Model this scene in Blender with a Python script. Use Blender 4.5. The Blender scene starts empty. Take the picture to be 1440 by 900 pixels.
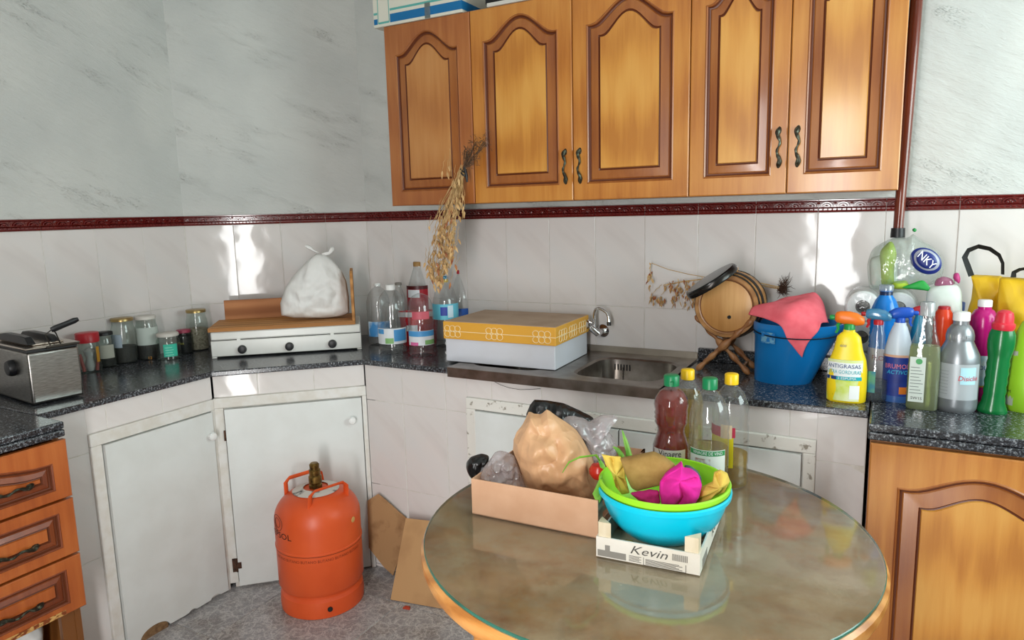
import bpy, bmesh, math, random
from mathutils import Vector, Matrix, noise
R = math.radians
rnd = random.Random(7)
SC = bpy.context.scene
COL = SC.collection

# ---------------------------------------------------------------- camera
FPX = 976.307
CAM = Vector((2.0177, -2.5629, 1.44))
CR = Vector((0.87856, 0.47703, -0.02429)); CF = Vector((-0.47338, 0.86734, -0.15349))
CF.normalize(); CR = (CR - CF * CR.dot(CF)).normalized(); CU = CR.cross(CF)
cd = bpy.data.cameras.new('camera'); cd.sensor_fit = 'HORIZONTAL'; cd.sensor_width = 36; cd.lens = FPX / 1440 * 36; cd.clip_start = .02
cam = bpy.data.objects.new('camera', cd); COL.objects.link(cam)
m = Matrix((CR, CU, -CF)).transposed().to_4x4(); m.translation = CAM; cam.matrix_world = m
SC.camera = cam

# ---------------------------------------------------------------- world, lights, exposure
SC.view_settings.view_transform = 'Standard'; SC.view_settings.look = 'None'
SC.view_settings.gamma = 1; SC.view_settings.use_curve_mapping = False
SC.view_settings.exposure = 0.80
SC.cycles.transparent_max_bounces = 24
SC.cycles.max_bounces = 14; SC.cycles.transmission_bounces = 12
SC.cycles.caustics_reflective = False; SC.cycles.caustics_refractive = False
w = bpy.data.worlds.new('sky'); SC.world = w; w.use_nodes = True
w.node_tree.nodes['Background'].inputs[0].default_value = (.80, .90, 1, 1)
w.node_tree.nodes['Background'].inputs[1].default_value = 1.0
def area(name, loc, look, sx, sy, power, col):
    l = bpy.data.lights.new(name, 'AREA'); l.shape = 'RECTANGLE'; l.size = sx; l.size_y = sy; l.energy = power; l.color = col
    o = bpy.data.objects.new(name, l); COL.objects.link(o); o.location = loc
    o.rotation_euler = (Vector(look) - Vector(loc)).to_track_quat('-Z', 'Z').to_euler(); return o
area('doorway_daylight', (1.66, -3.16, 1.06), (1.66, 0, 1.06), .28, 2.08, 29, (1, .99, .975))
area('window_daylight', (3.34, -.85, 1.68), (0, -.85, 1.68), .9, 1.15, 16, (.82, 1, .97))

# ---------------------------------------------------------------- pixel helpers (photo is 1440 x 900)
def ray(x, y): return CF + CR * ((x - 720) / FPX) + CU * ((450 - y) / FPX)
def onZ(x, y, z): d = ray(x, y); return CAM + d * ((z - CAM.z) / d.z)
def onY(x, y, Y): d = ray(x, y); return CAM + d * ((Y - CAM.y) / d.y)
def onX(x, y, X): d = ray(x, y); return CAM + d * ((X - CAM.x) / d.x)
def onP(x, y, P, n): d = ray(x, y); return CAM + d * ((P - CAM).dot(n) / d.dot(n))
def hdir(P): d = Vector((P.x - CAM.x, P.y - CAM.y, 0)); return d.normalized()
def depth(P): return (P - CAM).dot(CF)
def stand(xc, yb, yt, wpx, z):
    """front-bottom pixel, top pixel, width in pixels, height of the supporting surface -> base centre, radius, height"""
    P = onZ(xc, yb, z); r = wpx / 2 * depth(P) / FPX; d = hdir(P); Cc = P + d * r * .9
    r = wpx / 2 * depth(Cc) / FPX
    T = onP(xc, yt, Cc, d); return Cc, r, T.z - z
def face_cam(P): d = hdir(P); return math.atan2(d.y, d.x) - math.pi / 2

# ---------------------------------------------------------------- materials
def lin(c):
    if isinstance(c, str): c = [int(c[i:i + 2], 16) / 255 for i in (0, 2, 4)]
    return tuple((v / 12.92 if v <= .04045 else ((v + .055) / 1.055) ** 2.4) for v in c) + (1,)
MATS = {}
def nmat(name):
    m = bpy.data.materials.new(name); m.use_nodes = True; MATS[name] = m
    nt = m.node_tree; b = nt.nodes['Principled BSDF']; return m, nt, b
def N(nt, t, **kw):
    n = nt.nodes.new(t)
    for k, v in kw.items():
        if k.startswith('i_'):
            key = k[2:].replace('_', ' '); n.inputs[int(key) if key.isdigit() else key].default_value = v
        else: setattr(n, k, v)
    return n
def ramp(nt, src, stops):
    r = nt.nodes.new('ShaderNodeValToRGB'); e = r.color_ramp.elements
    e[0].position, e[0].color = stops[0][0], stops[0][1]; e[1].position, e[1].color = stops[-1][0], stops[-1][1]
    for p, c in stops[1:-1]: q = e.new(p); q.color = c
    nt.links.new(src, r.inputs[0]); return r
def coords(nt, scale=(1, 1, 1), kind='Object', rot=(0, 0, 0), rand=False):
    tc = N(nt, 'ShaderNodeTexCoord'); mp = N(nt, 'ShaderNodeMapping'); mp.inputs['Scale'].default_value = scale; mp.inputs['Rotation'].default_value = rot
    nt.links.new(tc.outputs[kind], mp.inputs[0])
    if rand:
        oi = N(nt, 'ShaderNodeObjectInfo'); mu = N(nt, 'ShaderNodeVectorMath', operation='SCALE'); cx = N(nt, 'ShaderNodeCombineXYZ')
        for i in range(3): nt.links.new(oi.outputs['Random'], cx.inputs[i])
        nt.links.new(cx.outputs[0], mu.inputs[0]); mu.inputs['Scale'].default_value = 37.
        nt.links.new(mu.outputs[0], mp.inputs['Location'])
    return mp.outputs[0]
def bump(nt, b, src, strength, dist=.002):
    bp = N(nt, 'ShaderNodeBump'); bp.inputs['Strength'].default_value = strength; bp.inputs['Distance'].default_value = dist
    nt.links.new(src, bp.inputs['Height']); nt.links.new(bp.outputs[0], b.inputs['Normal'])
def M(name, c, rough=.5, metal=0, c2=None, scale=30, detail=4, bmp=0, stretch=(1, 1, 1), rand=False, coat=0, lo=.35, hi=.65, bdist=.002, trans=0, ior=1.45, sss=0, spec=.5):
    if name in MATS: return MATS[name]
    m, nt, b = nmat(name)
    b.inputs['Base Color'].default_value = lin(c); b.inputs['Roughness'].default_value = rough; b.inputs['Metallic'].default_value = metal
    b.inputs['Coat Weight'].default_value = coat; b.inputs['Coat Roughness'].default_value = .08
    b.inputs['Transmission Weight'].default_value = trans; b.inputs['IOR'].default_value = ior; b.inputs['Specular IOR Level'].default_value = spec
    if c2 or bmp:
        nz = N(nt, 'ShaderNodeTexNoise'); nz.inputs['Scale'].default_value = scale; nz.inputs['Detail'].default_value = detail
        nt.links.new(coords(nt, stretch, rand=rand), nz.inputs['Vector'])
        if c2: nt.links.new(ramp(nt, nz.outputs[0], [(lo, lin(c)), (hi, lin(c2))]).outputs[0], b.inputs['Base Color'])
        if bmp: bump(nt, b, nz.outputs[0], bmp, bdist)
    return m
def thin(name, tint='ffffff', gl=.1, rough=.05, haze=0, hazecol='ffffff', bmp=0, bscale=40):
    """thin clear plastic or glass wall: transparent with a Fresnel sheen and an optional milky haze"""
    if name in MATS: return MATS[name]
    m, nt, b = nmat(name); out = nt.nodes['Material Output']; nt.nodes.remove(b)
    tr = N(nt, 'ShaderNodeBsdfTransparent'); tr.inputs[0].default_value = lin(tint)
    g = N(nt, 'ShaderNodeBsdfGlossy'); g.inputs['Roughness'].default_value = rough
    fr = N(nt, 'ShaderNodeLayerWeight'); fr.inputs[0].default_value = .5
    pw_n = N(nt, 'ShaderNodeMath', operation='POWER'); pw_n.inputs[1].default_value = 4.; nt.links.new(fr.outputs['Facing'], pw_n.inputs[0])
    mx = N(nt, 'ShaderNodeMixShader'); ad = N(nt, 'ShaderNodeMath', operation='MULTIPLY_ADD'); ad.inputs[1].default_value = .45; ad.inputs[2].default_value = gl
    nt.links.new(pw_n.outputs[0], ad.inputs[0]); nt.links.new(ad.outputs[0], mx.inputs[0])
    last = tr.outputs[0]
    if haze:
        df = N(nt, 'ShaderNodeBsdfDiffuse'); df.inputs[0].default_value = lin(hazecol)
        tl = N(nt, 'ShaderNodeBsdfTranslucent'); tl.inputs[0].default_value = lin(hazecol)
        m0 = N(nt, 'ShaderNodeMixShader'); m0.inputs[0].default_value = .4
        nt.links.new(df.outputs[0], m0.inputs[1]); nt.links.new(tl.outputs[0], m0.inputs[2])
        m1 = N(nt, 'ShaderNodeMixShader'); m1.inputs[0].default_value = haze
        nt.links.new(last, m1.inputs[1]); nt.links.new(m0.outputs[0], m1.inputs[2]); last = m1.outputs[0]
    nt.links.new(last, mx.inputs[1]); nt.links.new(g.outputs[0], mx.inputs[2]); nt.links.new(mx.outputs[0], out.inputs[0])
    if bmp:
        nz = N(nt, 'ShaderNodeTexNoise'); nz.inputs['Scale'].default_value = bscale; nz.inputs['Detail'].default_value = 3
        nt.links.new(coords(nt), nz.inputs['Vector'])
        bp = N(nt, 'ShaderNodeBump'); bp.inputs['Strength'].default_value = bmp; bp.inputs['Distance'].default_value = .004
        nt.links.new(nz.outputs[0], bp.inputs['Height']); nt.links.new(bp.outputs[0], g.inputs['Normal']); nt.links.new(bp.outputs[0], fr.inputs['Normal'])
    return m
def wood(name, ca, cb, cc, rough=.35, coat=.35, sc=1.0, axis=2, ring=.5):
    if name in MATS: return MATS[name]
    m, nt, b = nmat(name); s = [26 * sc] * 3; s[axis] = 1.6 * sc
    v = coords(nt, s, rand=True)
    n1 = N(nt, 'ShaderNodeTexNoise'); n1.inputs['Scale'].default_value = 1.6; n1.inputs['Detail'].default_value = 6; n1.inputs['Roughness'].default_value = .62; nt.links.new(v, n1.inputs['Vector'])
    s2 = [5 * sc] * 3; s2[axis] = .9 * sc
    wv = N(nt, 'ShaderNodeTexWave'); wv.wave_type = 'RINGS'; wv.inputs['Scale'].default_value = 1.5; wv.inputs['Distortion'].default_value = 3; wv.inputs['Detail'].default_value = 2; wv.inputs['Detail Scale'].default_value = 1.2
    nt.links.new(coords(nt, s2, rand=True), wv.inputs['Vector'])
    mx = N(nt, 'ShaderNodeMix'); mx.data_type = 'FLOAT'; mx.inputs[0].default_value = ring
    nt.links.new(n1.outputs[0], mx.inputs[2]); nt.links.new(wv.outputs['Fac'], mx.inputs[3])
    nt.links.new(ramp(nt, mx.outputs[0], [(.3, lin(ca)), (.5, lin(cb)), (.7, lin(cc))]).outputs[0], b.inputs['Base Color'])
    b.inputs['Roughness'].default_value = rough; b.inputs['Coat Weight'].default_value = coat; b.inputs['Coat Roughness'].default_value = .14
    bump(nt, b, n1.outputs[0], .12, .001); return m
def crumple(name, c, rough, sc=16, st=.9, dist=.012, c2=None, spec=.5):
    m, nt, b = nmat(name); b.inputs['Base Color'].default_value = lin(c); b.inputs['Roughness'].default_value = rough; b.inputs['Specular IOR Level'].default_value = spec
    v = coords(nt, (1, 1, .5), rot=(.3, .35, 0)); nz = N(nt, 'ShaderNodeTexNoise', i_Scale=sc * .7, i_Detail=3.); nt.links.new(v, nz.inputs['Vector'])
    vm = N(nt, 'ShaderNodeVectorMath', operation='MULTIPLY_ADD'); vm.inputs[1].default_value = (1.2 / sc,) * 3; nt.links.new(nz.outputs['Color'], vm.inputs[0]); nt.links.new(v, vm.inputs[2])
    vo = N(nt, 'ShaderNodeTexVoronoi', feature='F1', i_Scale=sc); nt.links.new(vm.outputs[0], vo.inputs['Vector'])
    v2 = N(nt, 'ShaderNodeTexVoronoi', feature='F1', i_Scale=sc * 2.7); nt.links.new(vm.outputs[0], v2.inputs['Vector'])
    ad = N(nt, 'ShaderNodeMath', operation='MULTIPLY_ADD'); ad.inputs[1].default_value = .35; nt.links.new(v2.outputs['Distance'], ad.inputs[0]); nt.links.new(vo.outputs['Distance'], ad.inputs[2])
    bump(nt, b, ad.outputs[0], st, dist)
    if c2: nt.links.new(ramp(nt, nz.outputs[0], [(.35, lin(c)), (.65, lin(c2))]).outputs[0], b.inputs['Base Color'])
    return m
def granite_mat():
    m, nt, b = nmat('granite'); v = coords(nt)
    n1 = N(nt, 'ShaderNodeTexNoise', i_Scale=150., i_Detail=3.); n2 = N(nt, 'ShaderNodeTexVoronoi', i_Scale=165.); n3 = N(nt, 'ShaderNodeTexNoise', i_Scale=330., i_Detail=2.)
    for n in (n1, n2, n3): nt.links.new(v, n.inputs['Vector'])
    r1 = ramp(nt, n1.outputs[0], [(.40, lin('141417')), (.5, lin('33353b')), (.58, lin('63686f')), (.72, lin('a2a4a6'))])
    r2 = ramp(nt, n3.outputs[0], [(.42, (.0, .0, .0, 1)), (.56, (1, 1, 1, 1))])
    mx = N(nt, 'ShaderNodeMix'); mx.data_type = 'RGBA'; mx.blend_type = 'MULTIPLY'; mx.inputs[0].default_value = .85
    nt.links.new(r1.outputs[0], mx.inputs[6]); nt.links.new(r2.outputs[0], mx.inputs[7])
    ad = N(nt, 'ShaderNodeMix'); ad.data_type = 'RGBA'; ad.blend_type = 'ADD'; ad.inputs[0].default_value = 1; ad.inputs[7].default_value = (.012, .012, .014, 1)
    nt.links.new(mx.outputs[2], ad.inputs[6]); nt.links.new(ad.outputs[2], b.inputs['Base Color'])
    b.inputs['Roughness'].default_value = .2; b.inputs['Specular IOR Level'].default_value = .6
    return m
def tile_mat():
    m, nt, b = nmat('glazed_tile')
    v = coords(nt, (1, 1, 1), rot=(0, R(52), 0)); mp = N(nt, 'ShaderNodeMapping'); mp.inputs['Scale'].default_value = (9, 9, 1.8); nt.links.new(v, mp.inputs[0])
    nz = N(nt, 'ShaderNodeTexNoise', i_Scale=1., i_Detail=3., i_Roughness=.5); nt.links.new(mp.outputs[0], nz.inputs['Vector'])
    nt.links.new(ramp(nt, nz.outputs[0], [(.32, lin('d0c9c6')), (.5, lin('d8d2cf')), (.68, lin('d6d2d0'))]).outputs[0], b.inputs['Base Color'])
    b.inputs['Roughness'].default_value = .07; b.inputs['Specular IOR Level'].default_value = .30
    n2 = N(nt, 'ShaderNodeTexNoise', i_Scale=8., i_Detail=1.5); nt.links.new(coords(nt, rand=True), n2.inputs['Vector']); bump(nt, b, n2.outputs[0], .5, .004)
    return m
def plaster_mat():
    m, nt, b = nmat('plaster'); v = coords(nt, rot=(0, R(-24), R(20)))
    st = N(nt, 'ShaderNodeMapping'); st.inputs['Scale'].default_value = (2.0, 3., 9.); nt.links.new(v, st.inputs[0])
    n1 = N(nt, 'ShaderNodeTexNoise', i_Scale=1.3, i_Detail=8., i_Roughness=.7); nt.links.new(st.outputs[0], n1.inputs['Vector'])
    n2 = N(nt, 'ShaderNodeTexNoise', i_Scale=60., i_Detail=5., i_Roughness=.7); nt.links.new(st.outputs[0], n2.inputs['Vector'])
    n3 = N(nt, 'ShaderNodeTexNoise', i_Scale=3.2, i_Detail=2.); nt.links.new(v, n3.inputs['Vector'])
    # grey scuffs: fine streaks that only appear inside larger patches
    a = ramp(nt, n2.outputs[0], [(.54, (0, 0, 0, 1)), (.68, (1, 1, 1, 1))]); p = ramp(nt, n1.outputs[0], [(.535, (0, 0, 0, 1)), (.68, (.8, .8, .8, 1))])
    mu = N(nt, 'ShaderNodeMath', operation='MULTIPLY'); nt.links.new(a.outputs[0], mu.inputs[0]); nt.links.new(p.outputs[0], mu.inputs[1])
    base = ramp(nt, n3.outputs[0], [(.35, lin('c3c5c2')), (.65, lin('cdceca'))])
    mx = N(nt, 'ShaderNodeMix'); mx.data_type = 'RGBA'; mx.inputs[7].default_value = lin('a3a49d')
    nt.links.new(mu.outputs[0], mx.inputs[0]); nt.links.new(base.outputs[0], mx.inputs[6]); nt.links.new(mx.outputs[2], b.inputs['Base Color'])
    b.inputs['Roughness'].default_value = .75
    ad = N(nt, 'ShaderNodeMath', operation='MULTIPLY_ADD'); ad.inputs[1].default_value = -.22
    nt.links.new(mu.outputs[0], ad.inputs[0]); nt.links.new(n1.outputs[0], ad.inputs[2]); bump(nt, b, ad.outputs[0], .9, .014)
    return m
def floor_mat():
    m, nt, b = nmat('marbled_floor_tile'); v = coords(nt, rand=True)
    vo = N(nt, 'ShaderNodeTexVoronoi', feature='DISTANCE_TO_EDGE', i_Scale=21.); nz = N(nt, 'ShaderNodeTexNoise', i_Scale=13., i_Detail=5., i_Roughness=.6)
    nt.links.new(v, nz.inputs['Vector']); vm = N(nt, 'ShaderNodeVectorMath', operation='MULTIPLY_ADD'); vm.inputs[1].default_value = (.17, .17, .17)
    nt.links.new(nz.outputs['Color'], vm.inputs[0]); nt.links.new(v, vm.inputs[2]); nt.links.new(vm.outputs[0], vo.inputs['Vector'])
    r1 = ramp(nt, vo.outputs[0], [(0., lin('d6d3d0')), (.035, lin('a5a3a2')), (.16, lin('7c7a7c'))])
    vo2 = N(nt, 'ShaderNodeTexVoronoi', feature='DISTANCE_TO_EDGE', i_Scale=47.); nt.links.new(vm.outputs[0], vo2.inputs['Vector']); mn = N(nt, 'ShaderNodeMath', operation='MULTIPLY_ADD'); mn.inputs[1].default_value = 1.6; mn.inputs[2].default_value = .012; nt.links.new(vo2.outputs[0], mn.inputs[0])
    mi = N(nt, 'ShaderNodeMath', operation='MINIMUM'); nt.links.new(vo.outputs[0], mi.inputs[0]); nt.links.new(mn.outputs[0], mi.inputs[1]); nt.links.new(mi.outputs[0], r1.inputs[0])
    n2 = N(nt, 'ShaderNodeTexNoise', i_Scale=7., i_Detail=4.); nt.links.new(v, n2.inputs['Vector'])
    r2 = ramp(nt, n2.outputs[0], [(.38, lin('7d6c60')), (.55, lin('aeadb0'))])
    mx = N(nt, 'ShaderNodeMix'); mx.data_type = 'RGBA'; mx.inputs[0].default_value = .3
    nt.links.new(r1.outputs[0], mx.inputs[6]); nt.links.new(r2.outputs[0], mx.inputs[7]); nt.links.new(mx.outputs[2], b.inputs['Base Color'])
    b.inputs['Roughness'].default_value = .28; return m
def table_mat():
    m, nt, b = nmat('table_top_wood'); v = coords(nt, (1.2, 7, 1), rot=(0, 0, R(20)))
    n1 = N(nt, 'ShaderNodeTexNoise', i_Scale=2.2, i_Detail=6.); n2 = N(nt, 'ShaderNodeTexNoise', i_Scale=4.5, i_Detail=5., i_Roughness=.6)
    nt.links.new(v, n1.inputs['Vector']); nt.links.new(coords(nt), n2.inputs['Vector'])
    r1 = ramp(nt, n1.outputs[0], [(.3, lin('b8703c')), (.5, lin('d8985a')), (.7, lin('e6ac64'))]); r2 = ramp(nt, n2.outputs[0], [(.44, (0, 0, 0, 1)), (.56, (1, 1, 1, 1))])
    mx = N(nt, 'ShaderNodeMix'); mx.data_type = 'RGBA'; mx.inputs[7].default_value = lin('dcc49c')
    nt.links.new(r2.outputs[0], mx.inputs[0]); nt.links.new(r1.outputs[0], mx.inputs[6]); nt.links.new(mx.outputs[2], b.inputs['Base Color']); b.inputs['Roughness'].default_value = .5
    return m
def dusty_glass():
    m, nt, b = nmat('dusty_glass'); out = nt.nodes['Material Output']; nt.nodes.remove(b)
    tr = N(nt, 'ShaderNodeBsdfTransparent'); tr.inputs[0].default_value = (.975, .97, .95, 1); g = N(nt, 'ShaderNodeBsdfGlossy'); g.inputs['Roughness'].default_value = .07
    df = N(nt, 'ShaderNodeBsdfDiffuse'); df.inputs[0].default_value = lin('dcc8a8')
    v = coords(nt); n1 = N(nt, 'ShaderNodeTexNoise', i_Scale=3.6, i_Detail=6., i_Roughness=.65); n2 = N(nt, 'ShaderNodeTexNoise', i_Scale=260., i_Detail=1.)
    nt.links.new(v, n1.inputs['Vector']); nt.links.new(v, n2.inputs['Vector'])
    r1 = ramp(nt, n1.outputs[0], [(.32, (.05, .05, .05, 1)), (.68, (.40, .40, .40, 1))]); r2 = ramp(nt, n2.outputs[0], [(.74, (0, 0, 0, 1)), (.79, (.8, .8, .8, 1))])
    mxx = N(nt, 'ShaderNodeMath', operation='MAXIMUM'); nt.links.new(r1.outputs[0], mxx.inputs[0]); nt.links.new(r2.outputs[0], mxx.inputs[1])
    m1 = N(nt, 'ShaderNodeMixShader'); nt.links.new(mxx.outputs[0], m1.inputs[0]); nt.links.new(tr.outputs[0], m1.inputs[1]); nt.links.new(df.outputs[0], m1.inputs[2])
    fr = N(nt, 'ShaderNodeFresnel'); fr.inputs[0].default_value = 1.55; ad = N(nt, 'ShaderNodeMath', operation='MULTIPLY_ADD'); ad.inputs[1].default_value = 1.15; ad.inputs[2].default_value = .03
    nt.links.new(fr.outputs[0], ad.inputs[0]); m2 = N(nt, 'ShaderNodeMixShader'); nt.links.new(ad.outputs[0], m2.inputs[0]); nt.links.new(m1.outputs[0], m2.inputs[1]); nt.links.new(g.outputs[0], m2.inputs[2])
    nt.links.new(m2.outputs[0], out.inputs[0]); return m

GRANITE = granite_mat(); TILE = tile_mat(); PLASTER = plaster_mat(); FLOORT = floor_mat(); TABLEM = table_mat(); DGLASS = dusty_glass()
GROUT = M('grout', 'dcd9d4', .9, c2='c8c2b8', scale=30)
BORDER = M('burgundy_glaze', '5e1414', .16, c2='6b1d19', scale=60, coat=.6)
HONEY = wood('honey_wood', 'a86424', 'ba7730', 'c5863c', ring=.2); HONEYF = wood('honey_wood_field', 'b4732c', 'c8893a', 'd29848', ring=.35)
STAIN = wood('stained_wood', '87481c', '985824', 'a4652e', ring=.2); GROOVE = M('groove_wood', '5e2c14', .4)
RHONEY = wood('drawer_wood', '9a4a1c', 'ab5824', 'b7652e', ring=.2); RSTAIN = wood('drawer_stain', '6e3014', '7c3a1a', '8a4520', ring=.2)
CARC = wood('carcass_wood', '7a4a22', '8a5528', '96602f', coat=.1)
BRONZE = M('verdigris_bronze', '2e2a20', .45, .6, c2='60685a', scale=90, lo=.48, hi=.66)
WHITEP = M('white_paint', 'd9dcda', .35, c2='d2d4d1', scale=8); OLDWHITE = M('old_white_paint', 'dbd9d5', .5, c2='d0cbc2', scale=25, bmp=.2)
CHIPW = M('chipped_white_paint', 'dcd9d2', .5, c2='8d8578', scale=45, lo=.60, hi=.68, bmp=.3)
STEEL = M('brushed_steel', 'a3a09c', .3, 1, c2='8a8783', scale=40, stretch=(1, 1, 9)); STEELD = M('sink_steel', '9d9690', .33, 1, c2='7d746c', scale=14)
CHROME = M('chrome', 'd8d8da', .08, 1); BLACKP = M('black_plastic', '17171a', .4); BLACKR = M('black_matte', '101010', .7)
WPLAST = M('white_plastic', 'e4e4e2', .35); WENAM = M('white_enamel', 'e2e2de', .25, c2='d9d8d2', scale=6)
PET = thin('clear_plastic', 'f4f6f6', .07, .05, .05, 'dfe4e6', .6, 25); GLASS = thin('jar_glass', 'edf2ef', .06, .03, .04, 'cfd6d2')
BAGW0 = 0; BAGCLEAR = thin('clear_film', 'f6f2f4', .10, .14, .34, 'f0eaec', 2.2, 55)
CARD = M('cardboard', 'd0a686', .85, c2='c79b7a', scale=14, bmp=.15); CARDF = M('floor_cardboard', 'b48c60', .85, c2='a27a52', scale=7, lo=.5, hi=.7)

# ---------------------------------------------------------------- mesh builder
class MB:
    def __init__(s): s.v = []; s.f = []; s.m = []
    def add(s, vs, fs, mi=0):
        o = len(s.v); s.v += [tuple(v) for v in vs]
        for f in fs: s.f.append(tuple(o + i for i in f)); s.m.append(mi)
        return s
    def box(s, x0, x1, y0, y1, z0, z1, mi=0, M4=None):
        vs = [Vector(p) for p in ((x0, y0, z0), (x1, y0, z0), (x1, y1, z0), (x0, y1, z0), (x0, y0, z1), (x1, y0, z1), (x1, y1, z1), (x0, y1, z1))]
        if M4: vs = [M4 @ p for p in vs]
        return s.add(vs, [(3, 2, 1, 0), (4, 5, 6, 7), (0, 1, 5, 4), (1, 2, 6, 5), (2, 3, 7, 6), (3, 0, 4, 7)], mi)
    def loft(s, rings, mi=0, cap0=True, cap1=True, closed=True, mis=None):
        o = len(s.v); n = len(rings[0])
        for r in rings: s.v += [tuple(p) for p in r]
        for k in range(len(rings) - 1):
            for i in range(n if closed else n - 1):
                j = (i + 1) % n; s.f.append((o + k * n + i, o + k * n + j, o + (k + 1) * n + j, o + (k + 1) * n + i)); s.m.append(mis[k] if mis else mi)
        if cap0: s.f.append(tuple(o + i for i in range(n - 1, -1, -1))); s.m.append(mis[0] if mis else mi)
        if cap1: s.f.append(tuple(o + (len(rings) - 1) * n + i for i in range(n))); s.m.append(mis[-1] if mis else mi)
        return s
    def lathe(s, prof, n=28, mi=0, c=(0, 0, 0), M4=None, sx=1, sy=1, cap0=True, cap1=True, mis=None, p=2.0):
        rings = []
        for r, z in prof:
            ring = []
            for i in range(n):
                a = 2 * math.pi * i / n; ca, sa = math.cos(a), math.sin(a)
                if p != 2: ca = math.copysign(abs(ca) ** (2 / p), ca); sa = math.copysign(abs(sa) ** (2 / p), sa)
                q = Vector((c[0] + r * sx * ca, c[1] + r * sy * sa, c[2] + z)); ring.append(M4 @ q if M4 else q)
            rings.append(ring)
        return s.loft(rings, mi, cap0, cap1, mis=mis)
    def tube(s, path, rad, n=8, mi=0, flat=1.0):
        P = [Vector(p) for p in path]; rings = []; up = None
        for i, p in enumerate(P):
            t = (P[min(i + 1, len(P) - 1)] - P[max(i - 1, 0)]).normalized()
            if up is None: up = t.orthogonal().normalized()
            up = (up - t * up.dot(t)); up = up.normalized() if up.length > 1e-6 else t.orthogonal().normalized()
            b = t.cross(up); r = rad[i] if isinstance(rad, (list, tuple)) else rad
            rings.append([p + (up * math.cos(2 * math.pi * k / n) + b * math.sin(2 * math.pi * k / n) * flat) * r for k in range(n)])
        return s.loft(rings, mi)
    def prism(s, poly, z0, z1, mi=0, M4=None):
        n = len(poly); a = [Vector((x, y, z0)) for x, y in poly] + [Vector((x, y, z1)) for x, y in poly]
        if M4: a = [M4 @ p for p in a]
        return s.add(a, [tuple(range(n - 1, -1, -1)), tuple(range(n, 2 * n))] + [(i, (i + 1) % n, n + (i + 1) % n, n + i) for i in range(n)], mi)
    def mesh(s, name, mats):
        me = bpy.data.meshes.new(name); me.from_pydata(s.v, [], s.f)
        for m in (mats if isinstance(mats, (list, tuple)) else [mats]): me.materials.append(m)
        me.polygons.foreach_set('material_index', s.m); me.update()
        bm = bmesh.new(); bm.from_mesh(me); bmesh.ops.recalc_face_normals(bm, faces=bm.faces[:]); bm.to_mesh(me); bm.free(); return me
    def build(s, name, mats, parent=None, smooth=True, bev=0, ang=35, loc=None, rotz=0, seg=2):
        me = s.mesh(name, mats)
        if smooth: me.shade_smooth(); me.set_sharp_from_angle(angle=R(ang))
        o = bpy.data.objects.new(name, me); COL.objects.link(o); o.parent = parent
        if loc is not None: o.location = loc
        o.rotation_euler.z = rotz
        if bev:
            b = o.modifiers.new('bevel', 'BEVEL'); b.width = bev; b.segments = seg; b.limit_method = 'ANGLE'; b.angle_limit = R(50)
        return o
def tag(o, label=None, cat=None, group=None, kind=None):
    if label: o['label'] = label
    if cat: o['category'] = cat
    if group: o['group'] = group
    if kind: o['kind'] = kind
    return o
def thing(name, label, cat, loc=(0, 0, 0), rotz=0, group=None):
    o = bpy.data.objects.new(name, None); COL.objects.link(o); o.location = loc; o.rotation_euler = (0, 0, rotz); o.empty_display_size = .05
    return tag(o, label, cat, group)
_txt = {}
def text2d(s, size=1.0, shear=0.0):
    k = (s, shear)
    if k not in _txt:
        c = bpy.data.curves.new('lettering', 'FONT'); c.body = s; c.shear = shear; c.align_x = 'CENTER'; c.align_y = 'CENTER'; c.resolution_u = 2
        o = bpy.data.objects.new('lettering', c); COL.objects.link(o); dg = bpy.context.evaluated_depsgraph_get()
        me = bpy.data.meshes.new_from_object(o.evaluated_get(dg)); _txt[k] = ([v.co.copy() for v in me.vertices], [tuple(f.vertices) for f in me.polygons])
        bpy.data.objects.remove(o); bpy.data.curves.remove(c); bpy.data.meshes.remove(me)
    vs, fs = _txt[k]; return [v * size for v in vs], fs
def lettering(parent, s, size, fn, mat, width=None, shear=0.0, name='lettering'):
    """flat print; fn maps text plane x,y to a point on the surface"""
    vs, fs = text2d(s, size, shear)
    kx = 1
    if width: wd = max(v.x for v in vs) - min(v.x for v in vs); kx = width / wd
    b = MB().add([fn(v.x * kx, v.y) for v in vs], fs); return b.build(name, mat, parent, smooth=False)
def cyl(r, a0, z0, sy=1.0, lift=.0009):
    """map onto a cylinder of radius r; angle 0 faces local -y"""
    return lambda x, y: Vector(((r + lift) * math.sin(a0 + x / r), -(r + lift) * sy * math.cos(a0 + x / r), z0 + y))
def wrap(parent, name, r, z0, z1, a0, a1, mat, sy=1.0, lift=.0006, n=14, r1=None):
    r1 = r if r1 is None else r1; b = MB(); vs = []; fs = []
    for k in range(n + 1):
        a = R(a0 + (a1 - a0) * k / n)
        for z, q in ((z0, r), (z1, r1)): vs.append(((q + lift) * math.sin(a), -(q + lift) * sy * math.cos(a), z))
    for k in range(n): fs.append((2 * k, 2 * k + 2, 2 * k + 3, 2 * k + 1))
    return b.add(vs, fs).build(name, mat, parent)

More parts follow.
